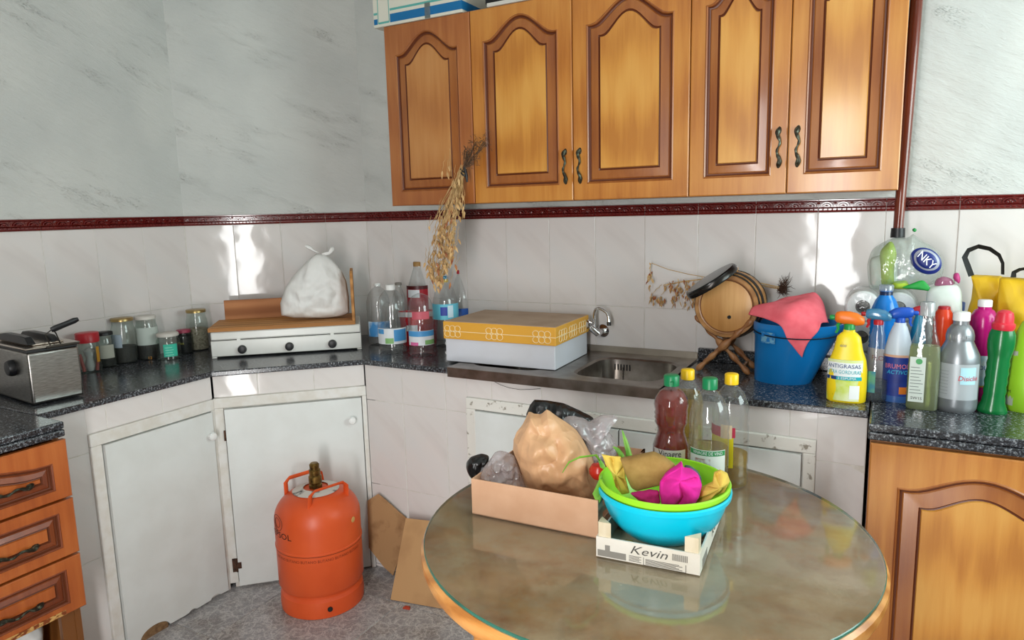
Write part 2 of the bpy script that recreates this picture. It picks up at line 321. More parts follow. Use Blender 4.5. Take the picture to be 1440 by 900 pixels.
# ================================================================ THE ROOM
ZC = .878; CORN_L = Vector((-.71, -.545, 0)); CORN_R = Vector((-.145, 0, 0))
BZ0, BZ1 = 1.4146, 1.458; ROW = [1.4146, 1.0644, .714]
_tiles = {}
def piece(wd, ht, t=.005, c=.0010):
    k = (round(wd, 4), round(ht, 4), t)
    if k not in _tiles:
        b = MB(); r0 = [(0, 0, 0), (wd, 0, 0), (wd, 0, ht), (0, 0, ht)]; r1 = [(x, -t + c, z) for x, _, z in r0]
        r2 = [(c, -t, c), (wd - c, -t, c), (wd - c, -t, ht - c), (c, -t, ht - c)]
        b.loft([r0, r1, r2], cap0=False); _tiles[k] = b.mesh('tile', TILE)
    return _tiles[k]
def put_tile(parent, org, ang, x, z, wd, ht, me=None, name='tile'):
    o = bpy.data.objects.new(name, me or piece(wd, ht)); COL.objects.link(o); o.parent = parent
    o.location = (org[0] + math.cos(ang) * x, org[1] + math.sin(ang) * x, z); o.rotation_euler = (R(rnd.uniform(-.25, .25)) if me is None else 0, 0, ang + (R(rnd.uniform(-.3, .3)) if me is None else 0)); return o
def border_mesh(wd):
    k = ('b', round(wd, 3))
    if k in _tiles: return _tiles[k]
    h = BZ1 - BZ0; b = MB()
    prof = [(0, 0), (-.008, 0), (-.010, .003), (-.008, .006), (-.007, .012), (-.011, .0145), (-.007, .017), (-.006, .034), (-.011, .038), (-.011, h - .002), (-.004, h), (0, h)]
    b.loft([[(x, y, z) for y, z in prof] for x in (.0008, wd - .0008)])
    n = max(1, round(wd / .05)); pw = wd / n
    for i in range(n):                                     # leafy arches
        cx = (i + .5) * pw
        for rr, hh in ((.021, .0125), (.013, .0165)):
            ring = [[(cx + (rr - e) * math.cos(t) * pw / .05, -.006 - yy, .019 + (rr * .8 - e) * math.sin(t)) for t in [math.pi * q / 7 for q in range(8)]] for e, yy in ((0, 0), (.002, hh - .006), (.005, hh - .006), (.006, 0))]
            b.loft(ring, closed=False, cap0=False, cap1=False)
        b.lathe([(.006, 0), (.005, .008), (0.0005, .011)], 6, M4=Matrix.Translation((cx, -.006, .024)) @ Matrix.Rotation(R(90), 4, 'X'), cap0=False)
        for q in (-1, 1): b.lathe([(.004, 0), (.003, .005), (0.0005, .006)], 5, M4=Matrix.Translation((cx + q * pw * .46, -.006, .030)) @ Matrix.Rotation(R(90), 4, 'X'), cap0=False)
    nb = max(2, round(wd / .0143)); bw = wd / nb
    for i in range(nb): b.box(i * bw + .002, (i + 1) * bw - .002, -.0105, -.006, .0065, .0115)
    me = b.mesh('border_tile', BORDER); me.shade_smooth(); me.set_sharp_from_angle(angle=R(40)); _tiles[k] = me; return me
def clad(parent, org, ang, xs, zs, holes=(), t=.0):
    """tiles between the grout lines xs and zs, cut around holes (x0,x1,z0,z1)"""
    g = .0011
    for i in range(len(xs) - 1):
        for j in range(len(zs) - 1):
            rects = [(xs[i] + g, xs[i + 1] - g, zs[j] + g, zs[j + 1] - g)]
            for hx0, hx1, hz0, hz1 in holes:
                nr = []
                for a, b_, c, d in rects:
                    if b_ <= hx0 or a >= hx1 or d <= hz0 or c >= hz1: nr.append((a, b_, c, d)); continue
                    if a < hx0: nr.append((a, hx0, c, d))
                    if b_ > hx1: nr.append((hx1, b_, c, d))
                    aa, bb = max(a, hx0), min(b_, hx1)
                    if d > hz1: nr.append((aa, bb, hz1, d))
                    if c < hz0: nr.append((aa, bb, c, hz0))
                rects = nr
            for a, b_, c, d in rects:
                if b_ - a > .008 and d - c > .008: put_tile(parent, org, ang, a, c, b_ - a, d - c)

def wall(name, org, ang, length, xs, ztop=2.62):
    rot = Matrix.Translation(org) @ Matrix.Rotation(ang, 4, 'Z')
    o = MB().box(-.07, length + .07, .0024, .12, -.05, BZ1 - .004).box(-.07, length + .07, .03, .12, BZ1 - .004, ztop).build(name, GROUT, None, smooth=False, loc=org, rotz=ang); tag(o, kind='structure')
    # plaster skin above the tiles, a fine grid so that it undulates
    nx = max(2, int(length / .03)); nz = int((ztop - BZ1) / .03); b = MB(); vs = []; fs = []
    for i in range(nx + 1):
        for j in range(nz + 1):
            x, z = length * i / nx, BZ1 - .002 + (ztop - BZ1 + .002) * j / nz
            q = rot @ Vector((x, 0, z)); d = .006 * noise.fractal(q * 2.2, 1, 2, 3)
            if 0 < i < nx: d += .0022 * noise.noise(q * 14)
            else: d = 0; x += -.03 if i == 0 else .03
            vs.append((x, .001 - d, z - (.004 * abs(noise.noise(q * 40)) if j == 0 else 0)))
    for i in range(nx):
        for j in range(nz): k = i * (nz + 1) + j; fs.append((k, k + nz + 1, k + nz + 2, k + 1))
    b.add(vs, fs).build('plaster', PLASTER, o)
    clad(o, (0, .005), 0, xs, [.714, 1.0644, 1.4146])
    for a, b_ in zip(xs[:-1], xs[1:]): put_tile(o, (0, .005), 0, a, BZ0, 0, 0, border_mesh(b_ - a), 'border_tile')
    return o
XB0 = -.145
wb = wall('wall_back', (XB0, 0, 0), 0, 3.5, [0.0, .145] + [.145 + .2 * i for i in range(1, 17)])
dl = (CORN_R - CORN_L).length; da = math.atan2(CORN_R.y - CORN_L.y, CORN_R.x - CORN_L.x)
wd_ = wall('wall_diagonal', CORN_L, da, dl, [0, .2, .4, .6, dl])
wl = wall('wall_left', (-.71, -3.15, 0), math.pi / 2, 3.15 - .545, [3.15 - .545 - .197 * i for i in range(13, -1, -1)])
o = MB().box(3.35, 3.47, -3.15, .1, -.05, .98).box(3.35, 3.47, -3.15, .1, 2.26, 2.62).box(3.35, 3.47, -3.15, -1.36, .98, 2.26).box(3.35, 3.47, -.34, .1, .98, 2.26).build('wall_right', PLASTER, smooth=False); tag(o, kind='structure')
o = MB().box(-.83, 1.46, -3.27, -3.15, -.05, 2.62).box(1.86, 3.47, -3.27, -3.15, -.05, 2.62).box(1.05, 1.86, -3.27, -3.15, 2.12, 2.62).build('wall_rear', PLASTER, smooth=False); tag(o, kind='structure')
o = MB().box(-.9, 3.5, -3.3, .2, 2.62, 2.72).build('ceiling', M('ceiling_white', 'dfe2df', .8), smooth=False); tag(o, kind='structure')
o = MB().box(-.83, 3.47, -3.9, .1, -.06, -.003).build('floor', GROUT, smooth=False); tag(o, kind='structure')
FT = .465; fm = MB().loft([[(0, 0, -.003), (FT - .003, 0, -.003), (FT - .003, FT - .003, -.003), (0, FT - .003, -.003)], [(.001, .001, 0), (FT - .004, .001, 0), (FT - .004, FT - .004, 0), (.001, FT - .004, 0)]], cap0=False).mesh('floor_tile', FLOORT)
for i in range(-1, 8):
    for j in range(-6, 2):
        x, y = .005 + i * FT, -.66 + j * FT
        if x > 3.3 or y > -.4 and False: continue
        f = bpy.data.objects.new('floor_tile', fm); COL.objects.link(f); f.parent = o; f.location = (x + .0015, y + .0015, 0)
# open doorway frame and window frame (behind and beside the camera)
o = MB().box(1.40, 1.47, -3.28, -3.14, 0, 2.14).box(1.85, 1.92, -3.28, -3.14, 0, 2.14).box(1.40, 1.92, -3.28, -3.14, 2.08, 2.14).build('door_1', HONEY, smooth=False); tag(o, kind='structure')
o = MB().box(3.36, 3.46, -1.38, -1.31, .96, 2.28).box(3.36, 3.46, -.39, -.32, .96, 2.28).box(3.36, 3.46, -1.38, -.32, .96, 1.02).box(3.36, 3.46, -1.38, -.32, 2.22, 2.28).build('window_1', WHITEP, smooth=False); tag(o, kind='structure')

# ================================================================ CABINETS
YF = -.4755
def slab(x0, x1, z0, z1, t=.018, y=0, mi=0): return MB().box(x0, x1, y - t, y, z0, z1, mi)
def flat_door(parent, x0, x1, z0, z1, knobx, knobz, name='cabinet_door', chips=()):
    """plain white slab door, local front is -y; a few bites out of the lower edge"""
    n = 60; bot = []
    for i in range(n + 1):
        x = x0 + (x1 - x0) * i / n; z = z0 + .002 * noise.noise(Vector((x * 30, z0, 3)))
        for cx, cw, ch in chips:
            if abs(x - cx) < cw: z = max(z, z0 + ch * (1 - ((x - cx) / cw) ** 2) ** .5)
        bot.append((x, z))
    poly = bot + [(x1, z1), (x0, z1)]
    d = MB().prism(poly, 0, .02, M4=Matrix(((1, 0, 0, 0), (0, 0, -1, 0), (0, 1, 0, 0), (0, 0, 0, 1)))).build(name, WHITEP, parent, ang=20)
    if knobx is not None:
        MB().lathe([(.008, 0), (.007, .008), (.014, .014), (.0155, .02), (.012, .026), (.004, .029)], 18, M4=Matrix.Translation((knobx, -.02, knobz)) @ Matrix.Rotation(R(90), 4, 'X')).build('knob', WPLAST, d)
    return d
# back run of the tiled base
bb = thing('tiled_base_cabinet', 'white tiled kitchen base unit under the sink with peeling white double doors', 'cabinet', (0, YF, 0))
XE = 1.988
MB().box(.25, .60, .0014, .44, 0, ZC - .022).box(.60, 1.412, .0014, .44, 0, .70).box(1.412, XE, .0014, .44, 0, ZC - .022).box(.60, 1.412, .0014, .02, .70, ZC - .034).build('body', GROUT, bb, smooth=False)
clad(bb, (0, .005), 0, [.206] + [.3874 + .2 * i for i in range(0, 8)] + [XE], [.0, .013 + .0, .363, .714, ZC - .021], [(.683, 1.862, .05, .776)])
fr = MB()
for a in ((.683, 1.862, .735, .776), (.683, .722, .05, .735), (1.828, 1.862, .05, .735), (.683, 1.862, .05, .08)): fr.box(a[0], a[1], -.012, .004, a[2], a[3])
fr.build('door_frame', CHIPW, bb, smooth=False, bev=.003)
for a, b_, k in ((.726, 1.271, 1.225), (1.276, 1.824, 1.32)): flat_door(bb, a, b_, .085, .731, k, .62)
# diagonal unit
A_ = Vector((.205, -.475, 0)); B_ = Vector((-.205, -.865, 0)); dL = (A_ - B_).length; dA = math.atan2(A_.y - B_.y, A_.x - B_.x)
db = thing('tiled_base_cabinet', 'white painted corner cupboard door unit set diagonally behind the orange gas bottle', 'cabinet', B_, dA)
MB().prism([(.02, .0014), (dL - .02, .0014), (dL - .2, .28), (.2, .28)], 0, ZC - .022).build('body', GROUT, db, smooth=False)
clad(db, (0, .005), 0, [.002, .161, .369, dL - .002], [.771, ZC - .021])
fr = MB()
for a in ((0, dL, .732, .771), (0, .034, .022, .732), (.548, dL, .0, .732)): fr.box(a[0], a[1], -.012, .004, a[2], a[3])
fr.build('door_frame', OLDWHITE, db, smooth=False, bev=.003)
dd = flat_door(db, .037, .545, .012, .727, .505, .642)
RUST = M('rusty_iron', '3a2a22', .7, .5, c2='5b3d2c', scale=90)
MB().box(.016, .030, -.016, -.012, .07, .125).lathe([(.004, 0), (.004, .055)], 8, c=(.034, -.018, .07)).box(.034, .05, -.023, -.02, .085, .11).build('hinge', RUST, db)
MB().box(.028, .036, -.018, -.012, .605, .645).build('hinge', RUST, db)
# left unit
lb = thing('tiled_base_cabinet', 'white painted cupboard door unit beside the wooden drawers with a chipped bottom edge', 'cabinet', (-.205, -1.47, 0), math.pi / 2)
LY = lambda Y: Y + 1.47
MB().box(0, LY(-.9), .0014, .45, 0, ZC - .022).build('body', GROUT, lb, smooth=False)
clad(lb, (0, .005), 0, [0.0, LY(-1.272), LY(-1.072), LY(-.868)], [0.0, .013, .355, .710, ZC - .021], [(LY(-1.339), LY(-.865), 0, .77)])
fr = MB()
for a in ((LY(-1.339), LY(-.8725), .728, .77), (LY(-1.339), LY(-1.303), 0, .728), (LY(-.888), LY(-.8725), .0, .728)): fr.box(a[0], a[1], -.012, .004, a[2], a[3])
fr.build('door_frame', OLDWHITE, lb, smooth=False, bev=.003)
ld = flat_door(lb, LY(-1.299), LY(-.8905), .008, .725, LY(-.91), .64, chips=((LY(-1.2), .055, .03), (LY(-.95), .02, .012), (LY(-1.05), .012, .008)))
CHIPB = M('bare_chipboard', '8a6c4a', .9, c2='6d5238', scale=90)
MB().lathe([(.052, 0), (.052, .012)], 24, M4=Matrix.Translation((LY(-1.2), -.004, .008)) @ Matrix.Rotation(R(90), 4, 'X') @ Matrix.Scale(.62, 4, (0, 1, 0))).build('chipped_edge', CHIPB, ld)
# granite offcut at the foot of the tiled strip
g = MB().prism([(-.03, 0), (.03, 0), (.028, .05), (-.005, .062), (-.03, .035)], 0, .018, M4=Matrix.Translation((0, 0, 0)) @ Matrix(((0, 0, 1, 0), (1, 0, 0, 0), (0, 1, 0, 0), (0, 0, 0, 1)))).build('granite_offcut', GRANITE, loc=(-.185, -1.375, 0.0), smooth=False)
tag(g, 'small broken piece of speckled granite standing against the tiled strip on the floor', 'stone')

# worktops
def worktop(name, poly, z0, z1, label, double=False):
    if not double:
        o = MB().prism(poly, z0, z1).build(name, GRANITE, smooth=False, bev=.004)
    else:
        zm = (z0 + z1) / 2; o = MB().prism(poly, zm + .0008, z1).prism([(x, y) for x, y in poly], z0, zm - .0008).build(name, GRANITE, smooth=False, bev=.005, seg=3)
    return tag(o, label, 'worktop')
worktop('granite_worktop', [(.612, -.488), (.612, -.004), (-.143, -.004), (-.706, -.547), (-.706, -1.484), (-.188, -1.484), (-.188, -.874), (.21, -.488)], ZC - .021, ZC, 'dark speckled granite worktop under the jars, stove and corner bottles')
worktop('granite_worktop', [(1.408, -.488), (1.99, -.488), (1.99, -.004), (1.408, -.004)], ZC - .021, ZC, 'dark speckled granite worktop under the small barrel and blue bucket')
worktop('granite_worktop', [(1.993, -.605), (3.2, -.605), (3.2, -.004), (1.993, -.004)], ZC - .044, ZC, 'thick-edged granite worktop under the row of cleaning bottles', True)
worktop('granite_worktop', [(-.706, -1.488), (-.706, -2.6), (-.042, -2.6), (-.042, -1.488)], ZC - .044, ZC, 'thick-edged granite worktop over the orange-brown drawers', True)
o = MB().box(1.412, 3.2, -.022, -.002, ZC + .0006, .926).build('granite_upstand', GRANITE, smooth=False, bev=.002); tag(o, 'low black granite upstand strip along the wall behind the barrel', 'upstand')

# panelled doors ---------------------------------------------------------------
def arch_loop(x0, x1, z0, zs, rise, n=18, skew=0):
    """outline with a cathedral arch: two flat shoulders and a smooth hump"""
    pts = [(x0, z0), (x1, z0), (x1, zs)]
    for k in range(1, n):
        t = k / n; x = x1 + (x0 - x1) * t; u = min(max((t - .07) / .86, 0), 1); h = math.sin(math.pi * u) ** 1.5
        pts.append((x, zs + rise * h))
    return pts + [(x0, zs)]
def panel_door(parent, x0, x1, z0, z1, mats, name='door', margin=.055, band=.042, rise=.07, shoulder=.115, t=.02, bottom=.06, hump=None):
    """framed door with a raised arched field: door mesh, door_panel child"""
    n = 18
    def rect(i, y): return [(x0 + i, y, z0 + i), (x1 - i, y, z0 + i), (x1 - i, y, z1 - i)] + [(x1 - i + (x0 - x1 + 2 * i) * k / n, y, z1 - i) for k in range(1, n)] + [(x0 + i, y, z1 - i)]
    def loop(i, y, dz=0): return [(x, y, z) for x, z in arch_loop(x0 + margin + i, x1 - margin - i, z0 + bottom + i, z1 - shoulder - i * .9, rise * (1 - i * 2.0), n)]
    b = MB()
    b.loft([rect(0, 0), rect(0, -t + .003), rect(.003, -t), loop(-.006, -t), loop(-.003, -t - .0025), loop(0, -t), loop(.003, -t + .007), loop(.007, -t + .008)], cap1=False, mis=[0, 0, 0, 1, 1, 2, 2])
    d = b.build(name, [mats[0], mats[1], mats[2]], parent, ang=28)
    p = MB().loft([loop(.007, -t + .008), loop(.010, -t + .0055), loop(band - .006, -t + .001), loop(band - .003, -t + .0045), loop(band, -t + .0035), loop(band + .002, -t - .001)], cap0=False, mis=[1, 1, 2, 2, 0], mi=0)
    p.build('door_panel', [mats[3], mats[1], mats[2]], d, ang=20)
    return d
def handle(parent, x, z, length=.1, y=-.02, vertical=True, mat=BRONZE):
    """cast antique pull: wavy bar with leaf ends"""
    n = 26; P = []; rr = []
    for i in range(n + 1):
        t = i / n; s = (t - .5) * length; off = .004 * math.sin(t * math.pi * 4); out = .013 * math.sin(math.pi * t) ** .5
        rr.append(.0022 + .0042 * (abs(math.cos(math.pi * t)) ** 3) + .0016 * abs(math.sin(t * math.pi * 6)))
        P.append((x + off, y - out - .002, z + s) if vertical else (x + s, y - out - .002, z + off))
    b = MB().tube(P, rr, 8)
    for s in (-1, 1):
        q = (x, y, z + s * length * .47) if vertical else (x + s * length * .47, y, z)
        b.lathe([(.009, 0), (.007, .003), (.002, .0045)], 8, M4=Matrix.Translation(q) @ Matrix.Rotation(R(90), 4, 'X'), sx=.7 if vertical else 1.3, sy=1.3 if vertical else .7)
    return b.build('handle', mat, parent)
# wall cabinets
YU = -.33; UX = [.268, .655, 1.051, 1.447, 1.737, 2.03]; UZ0, UZ1 = 1.475, 2.151
DM = (HONEY, STAIN, GROOVE, HONEYF); DM_SHADED = (wood('shaded_honey_wood', '985628', 'a66432', 'b0703c', ring=.2), STAIN, GROOVE, wood('shaded_honey_field', 'a86a34', 'b5783e', 'be844a', ring=.3))  # second set: honey wood with the leftmost door's shade put into the colour
def wall_cab(i0, i1, label, hnd):
    t = thing('wall_cabinet', label, 'cabinet', (0, YU + .02, UZ0))
    x0, x1 = UX[i0], UX[i1]
    MB().box(x0 + .001, x1 - .001, .002, .302, 0.002, .672).build('carcass', CARC, t, smooth=False)
    for k in range(i0, i1):
        d = panel_door(t, UX[k] + .0012, UX[k + 1] - .0012, 0, .676, DM_SHADED if k == 0 else DM, margin=.056 if k < 3 else .05, band=.042 if k < 3 else .037, rise=.072 if k < 3 else .062)
        if hnd.get(k) is not None: handle(d, hnd[k], .115 if k < 3 else .135, .105)
    return t
wall_cab(0, 1, 'single-door wooden wall cabinet beside the bare corner wall, under a white box', {})
wall_cab(1, 3, 'double-door honey wood wall cabinet with arched panels above the sink', {1: UX[2] - .028, 2: UX[2] + .026})
wall_cab(3, 5, 'narrow double-door wooden wall cabinet next to the brown pipe', {3: UX[4] - .024, 4: UX[4] + .028})
# right base cabinet
rb = thing('base_cabinet', 'honey wood base cabinet with an arched door below the cleaning bottles', 'cabinet', (0, -.585, 0))
MB().box(1.998, 3.1, .002, .56, .0, ZC - .046).build('carcass', CARC, rb, smooth=False)
for a, b_ in ((2.0, 2.50), (2.504, 3.0)): panel_door(rb, a, b_, .10, .826, DM, margin=.072, band=.05, rise=.05, shoulder=.115, bottom=.075)
# drawer unit
du = thing('drawer_cabinet', 'orange-brown wooden drawer cabinet with bronze pulls and a missing lowest drawer', 'cabinet', (-.06, -2.45, 0), math.pi / 2)
MB().box(.0, .018, .02, .62, 0, ZC - .046).box(.942, .96, .02, .62, 0, ZC - .046).box(.018, .942, .60, .62, 0, ZC - .046).box(.018, .942, .02, .6, .02, .036).box(.018, .942, .022, .6, .29, .302).box(.905, .942, .022, .04, .0, .30).build('carcass', CARC, du, smooth=False)
DRM = (RHONEY, RSTAIN, GROOVE, RHONEY)
for k, (z0, z1) in enumerate(((.655, .826), (.482, .648), (.310, .475))):
    d = panel_door(du, .42, .96, z0, z1, DRM, name='drawer', margin=.05, band=.03, rise=.028 if k == 0 else .001, shoulder=.065 if k == 0 else .036, bottom=.036)
    handle(d, .80 - .02 * k * .4, (z0 + z1) / 2 - .015 + .0, .11, -.02, False)
    panel_door(du, .0, .416, z0, z1, DRM, name='drawer', margin=.05, band=.03, rise=.001, shoulder=.036, bottom=.036)
MB().box(.5, .9, -.0215, -.0195, .313, .326).build('worn_edge', M('bare_wood_edge', 'c79a5a', .8, c2='7a3a14', scale=60, stretch=(1, 1, 2), lo=.45, hi=.55), du, smooth=False)

# ================================================================ generic soft shapes
def pillow(name, outline, P0, mat, bulge, back=None, parent=None, rings=14, crease=.006, cscale=22, n=None, nrm=None, seed=0, pw=.5, sharp=False, smooth=True, edge=0, cx=None, folds=0, nf=5):
    """puffed closed body: the outline (pixels) lies on a plane through P0, both sides bulge out"""
    nrm = nrm or hdir(P0); back = bulge if back is None else back
    pts = [onP(x, y, P0, nrm) for x, y in outline]
    # resample the outline
    n = n or 64; L = [0]
    for i in range(len(pts)): L.append(L[-1] + (pts[(i + 1) % len(pts)] - pts[i]).length)
    res = []; k = 0
    for i in range(n):
        s = L[-1] * i / n
        while L[k + 1] < s: k += 1
        t = (s - L[k]) / max(1e-9, L[k + 1] - L[k]); res.append(pts[k].lerp(pts[(k + 1) % len(pts)], t))
    if not sharp:
        for _ in range(2): res = [(res[i - 1] + res[i] * 2 + res[(i + 1) % n]) / 4 for i in range(n)]
    c = sum(res, Vector()) / n if cx is None else onP(cx[0], cx[1], P0, nrm)
    b = MB()
    def side(sg, amt):
        rr = []
        for q in range(rings):
            s = 1 - q / rings; ring = []
            for pi_, p in enumerate(res):
                v = c + (p - c) * s; h = amt * max(0, 1 - s * s) ** pw
                if q > 0:
                    w = Vector((seed * 7.1, seed * 3.3, sg)); cr = abs(noise.noise(v * cscale + w)) - .25 + .5 * noise.noise(v * cscale * 2.3 + w)
                    h += cr * crease * min(1, (1 - s) * 5)
                    if folds: h -= folds * (1 - abs(math.sin(math.pi * nf * pi_ / n + 2.2 * noise.noise(v * 14 + w)))) ** 2 * min(1, s * 1.6) * min(1, (1 - s) * 6)
                elif edge: v = v + (v - c).normalized() * edge * noise.noise(v * 60)
                ring.append(v - nrm * h * sg)
            rr.append(ring)
        return rr
    F = side(1, bulge); K = side(-1, back); rings_ = list(reversed(K)) + F[1:] if True else 0
    rings_ = list(reversed(K))[:-1] + F
    b.loft(rings_)
    base = Vector((c.x, c.y, min(p.z for p in res)))
    b.v = [tuple(Vector(v) - base) for v in b.v]
    o = b.build(name, mat, parent, ang=75 if smooth else 18, loc=base if parent is None else None)
    return o
def surf(ctrl, nu=24, nv=24, wr=.003, ws=30, seed=0):
    """smooth sheet through a grid of control points (Catmull-Rom)"""
    def cr(a, b, c, d, t): return .5 * ((2 * b) + (c - a) * t + (2 * a - 5 * b + 4 * c - d) * t * t + (3 * b - a - 3 * c + d) * t ** 3)
    def curve(P, t):
        n = len(P) - 1; s = min(t * n, n - 1e-6); i = int(s); f = s - i
        g = lambda k: P[k] if 0 <= k <= n else (P[0] * 2 - P[1] if k < 0 else P[n] * 2 - P[n - 1])
        return cr(g(i - 1), g(i), g(i + 1), g(i + 2), f)
    vs = []; fs = []
    for a in range(nu + 1):
        row = [curve(r, a / nu) for r in ctrl]
        for b in range(nv + 1):
            v = curve(row, b / nv); d = Vector((noise.noise(v * ws + Vector((seed, 0, 0))), noise.noise(v * ws + Vector((0, 5 + seed, 0))), noise.noise(v * ws + Vector((0, 0, 9 + seed)))))
            vs.append(v + d * wr)
    for a in range(nu):
        for b in range(nv): k = a * (nv + 1) + b; fs.append((k, k + 1, k + nv + 2, k + nv + 1))
    return vs, fs
def sheet(name, ctrl, mat, parent=None, th=.0025, **kw):
    vs, fs = surf(ctrl, **kw); zb = min(vs, key=lambda v: v.z); base = Vector((sum(v.x for v in vs) / len(vs), sum(v.y for v in vs) / len(vs), zb.z))
    if parent is not None: base = Vector()
    o = MB().add([v - base for v in vs], fs).build(name, mat, parent, ang=80, loc=base if parent is None else None)
    s = o.modifiers.new('thickness', 'SOLIDIFY'); s.thickness = th; s.offset = 0; return o
# ================================================================ SINK AND TAP
sk = thing('kitchen_sink', 'stainless steel double-bowl sink with a worn front edge', 'sink', (.612, -.49, ZC))
SX, SY = .796, .484; ZT = .006
def rrect(x0, x1, y0, y1, r, z, n=6):
    P = []
    for cx, cy, a0 in ((x1 - r, y0 + r, -90), (x1 - r, y1 - r, 0), (x0 + r, y1 - r, 90), (x0 + r, y0 + r, 180)):
        for k in range(n + 1): a = R(a0 + 90 * k / n); P.append((cx + r * math.cos(a), cy + r * math.sin(a), z))
    return P
def bowl(x0, x1, y0, y1):
    b = MB(); b.loft([rrect(x0, x1, y0, y1, .075, ZT), rrect(x0 + .008, x1 - .008, y0 + .008, y1 - .008, .07, ZT - .006), rrect(x0 + .014, x1 - .014, y0 + .014, y1 - .014, .065, ZT - .12), rrect(x0 + .045, x1 - .045, y0 + .045, y1 - .045, .05, ZT - .145)], cap0=False)
    return b.build('basin', STEELD, sk, ang=50)
def holed(xa, xb, ya, yb, hole, n=6):
    """flat rim between a rectangle and a rounded hole"""
    h = rrect(*hole, .075, ZT, n); b = MB(); q = n + 1
    corner = [(xb, ya), (xb, yb), (xa, yb), (xa, ya)]; vs = list(h) + [(x, y, ZT) for x, y in corner]; o = len(h); fs = []
    for c in range(4):
        for k in range(n): fs.append((c * q + k, c * q + k + 1, o + c))
        fs.append((c * q + n, ((c + 1) * q) % o, o + (c + 1) % 4, o + c))
    b.add(vs, fs); return b
B1 = (.452, .768, .062, .392); B2 = (.04, .35, .062, .392)
bowl(*B1); bowl(*B2)
rim = holed(.40, SX, 0, SY, B1); r2 = holed(0, .40, 0, SY, B2); rim.add(r2.v, r2.f); rim.build('rim', STEELD, sk, smooth=False)
MB().box(0, SX, -.004, -.0005, -.03, ZT).box(0, SX, -.006, 0, ZT - .004, ZT + .001).build('apron', STEELD, sk, smooth=False, bev=.0015)
MB().box(0.005, SX, SY - .006, SY - .003, ZT, .03).build('splash_strip', M('dull_steel', 'a89f92', .4, .8, c2='9a9186', scale=10), sk, smooth=False)
ov = MB()
for k in range(6): ov.box(.508 + k * .0115, .512 + k * .0115, .377, .379, -.040, -.017)
ov.build('overflow_slots', BLACKR, sk, smooth=False)
MB().tube([(.542, .376, -.028 - .006 * k) for k in range(14)], [.0015 if k % 2 else .0028 for k in range(14)], 6).build('plug_chain', M('chain_metal', '55504a', .5, .8), sk)
# tap on the wall
Pw = onY(848, 465, 0); tp = thing('wall_tap', 'chrome wall tap with a swivel spout above the sink', 'tap', (Pw.x, 0, Pw.z))
RX = Matrix.Rotation(R(90), 4, 'X')
MB().lathe([(.026, 0), (.026, .004), (.017, .014), (.012, .018), (.012, .05)], 24, M4=RX).build('flange', CHROME, tp)
hd = onY(826, 455, -.075) - Vector((Pw.x, 0, Pw.z))
MB().tube([(0, -.045, 0), (0, -.06, 0), (hd.x * .5, -.07, hd.z * .5), (hd.x, -.075, hd.z)], [.013, .014, .013, .013], 14).build('valve_body', CHROME, tp)
k = MB().lathe([(.013, -.005), (.019, 0), (.019, .022), (.016, .026)], 20, M4=Matrix.Translation(hd) @ Matrix.Rotation(R(90), 4, 'X'))
k.build('knob', CHROME, tp); MB().lathe([(.0135, 0), (.013, .002)], 20, M4=Matrix.Translation(hd + Vector((0, -.026, 0))) @ RX).build('knob_cap', M('grey_plastic', 'a9a9ad', .4), tp)
sp = [onY(x, y, -.06) - Vector((Pw.x, 0, Pw.z)) for x, y in ((836, 460), (836, 450), (836, 440), (838, 434.5), (843, 433), (849, 435.5), (854.5, 439.5), (857, 445), (857.8, 452))]
sp = [Vector((p.x, -.06 - .012 * i / 8, p.z)) for i, p in enumerate(sp)]
MB().tube(sp, [.0075, .007, .0055, .0055, .0055, .0055, .0055, .006, .0065], 12).build('spout', CHROME, tp)
MB().tube([sp[-1], sp[-1] + Vector((.001, 0, -.014))], .0085, 12).build('aerator', M('dark_chrome', '5a5a5c', .2, 1), tp)

# ================================================================ bottles, jars
def profile_bottle(name, label, cat, C, r, h, prof, mat, sy=1.0, rz=None, group=None, p=2.0, n=28, body='body'):
    """prof: (radius fraction, height fraction)"""
    t = thing(name, label, cat, C, face_cam(C) if rz is None else rz, group)
    MB().lathe([(a * r, b * h) for a, b in prof], n, sy=sy, p=p).build(body, mat, t, ang=50); return t
def liquid(t, r, h, prof, top, mat, sy=1.0, p=2.0, name='liquid'):
    P = [(max(.001, a * r - .0016), max(b * h, .002)) for a, b in prof if b <= top]
    k = [q for q in prof if q[1] > top]
    if k:
        a0 = [q for q in prof if q[1] <= top][-1]; f = (top - a0[1]) / max(1e-6, k[0][1] - a0[1]); P.append(((a0[0] + (k[0][0] - a0[0]) * f) * r - .0016, top * h))
    MB().lathe(P, 28, sy=sy, p=p).build(name, mat, t, ang=50)
def cap(t, r, z0, z1, mat, name='cap', ribs=True, c=(0, 0)):
    b = MB(); n = 32; rings = []
    for rr, z in ((r, z0), (r, z1 - .002), (r - .002, z1)):
        rings.append([(c[0] + (rr - (.0006 if ribs and i % 2 else 0)) * math.cos(2 * math.pi * i / n), c[1] + (rr - (.0006 if ribs and i % 2 else 0)) * math.sin(2 * math.pi * i / n), z) for i in range(n)])
    b.loft(rings); return b.build(name, mat, t, ang=60)
C_ = lambda n, c, r=.35, **k: M(n, c, r, **k)
GOLD = C_('gold_lid', 'a08a5c', .3, metal=.8); REDL = C_('red_plastic', 'b3212c', .35); WLID = C_('white_lid', 'c9c4bc', .4)
JARP = [(.9, 0), (1, .03), (1, .70), (.97, .78), (.86, .86), (.86, .9), (.86, 1)]
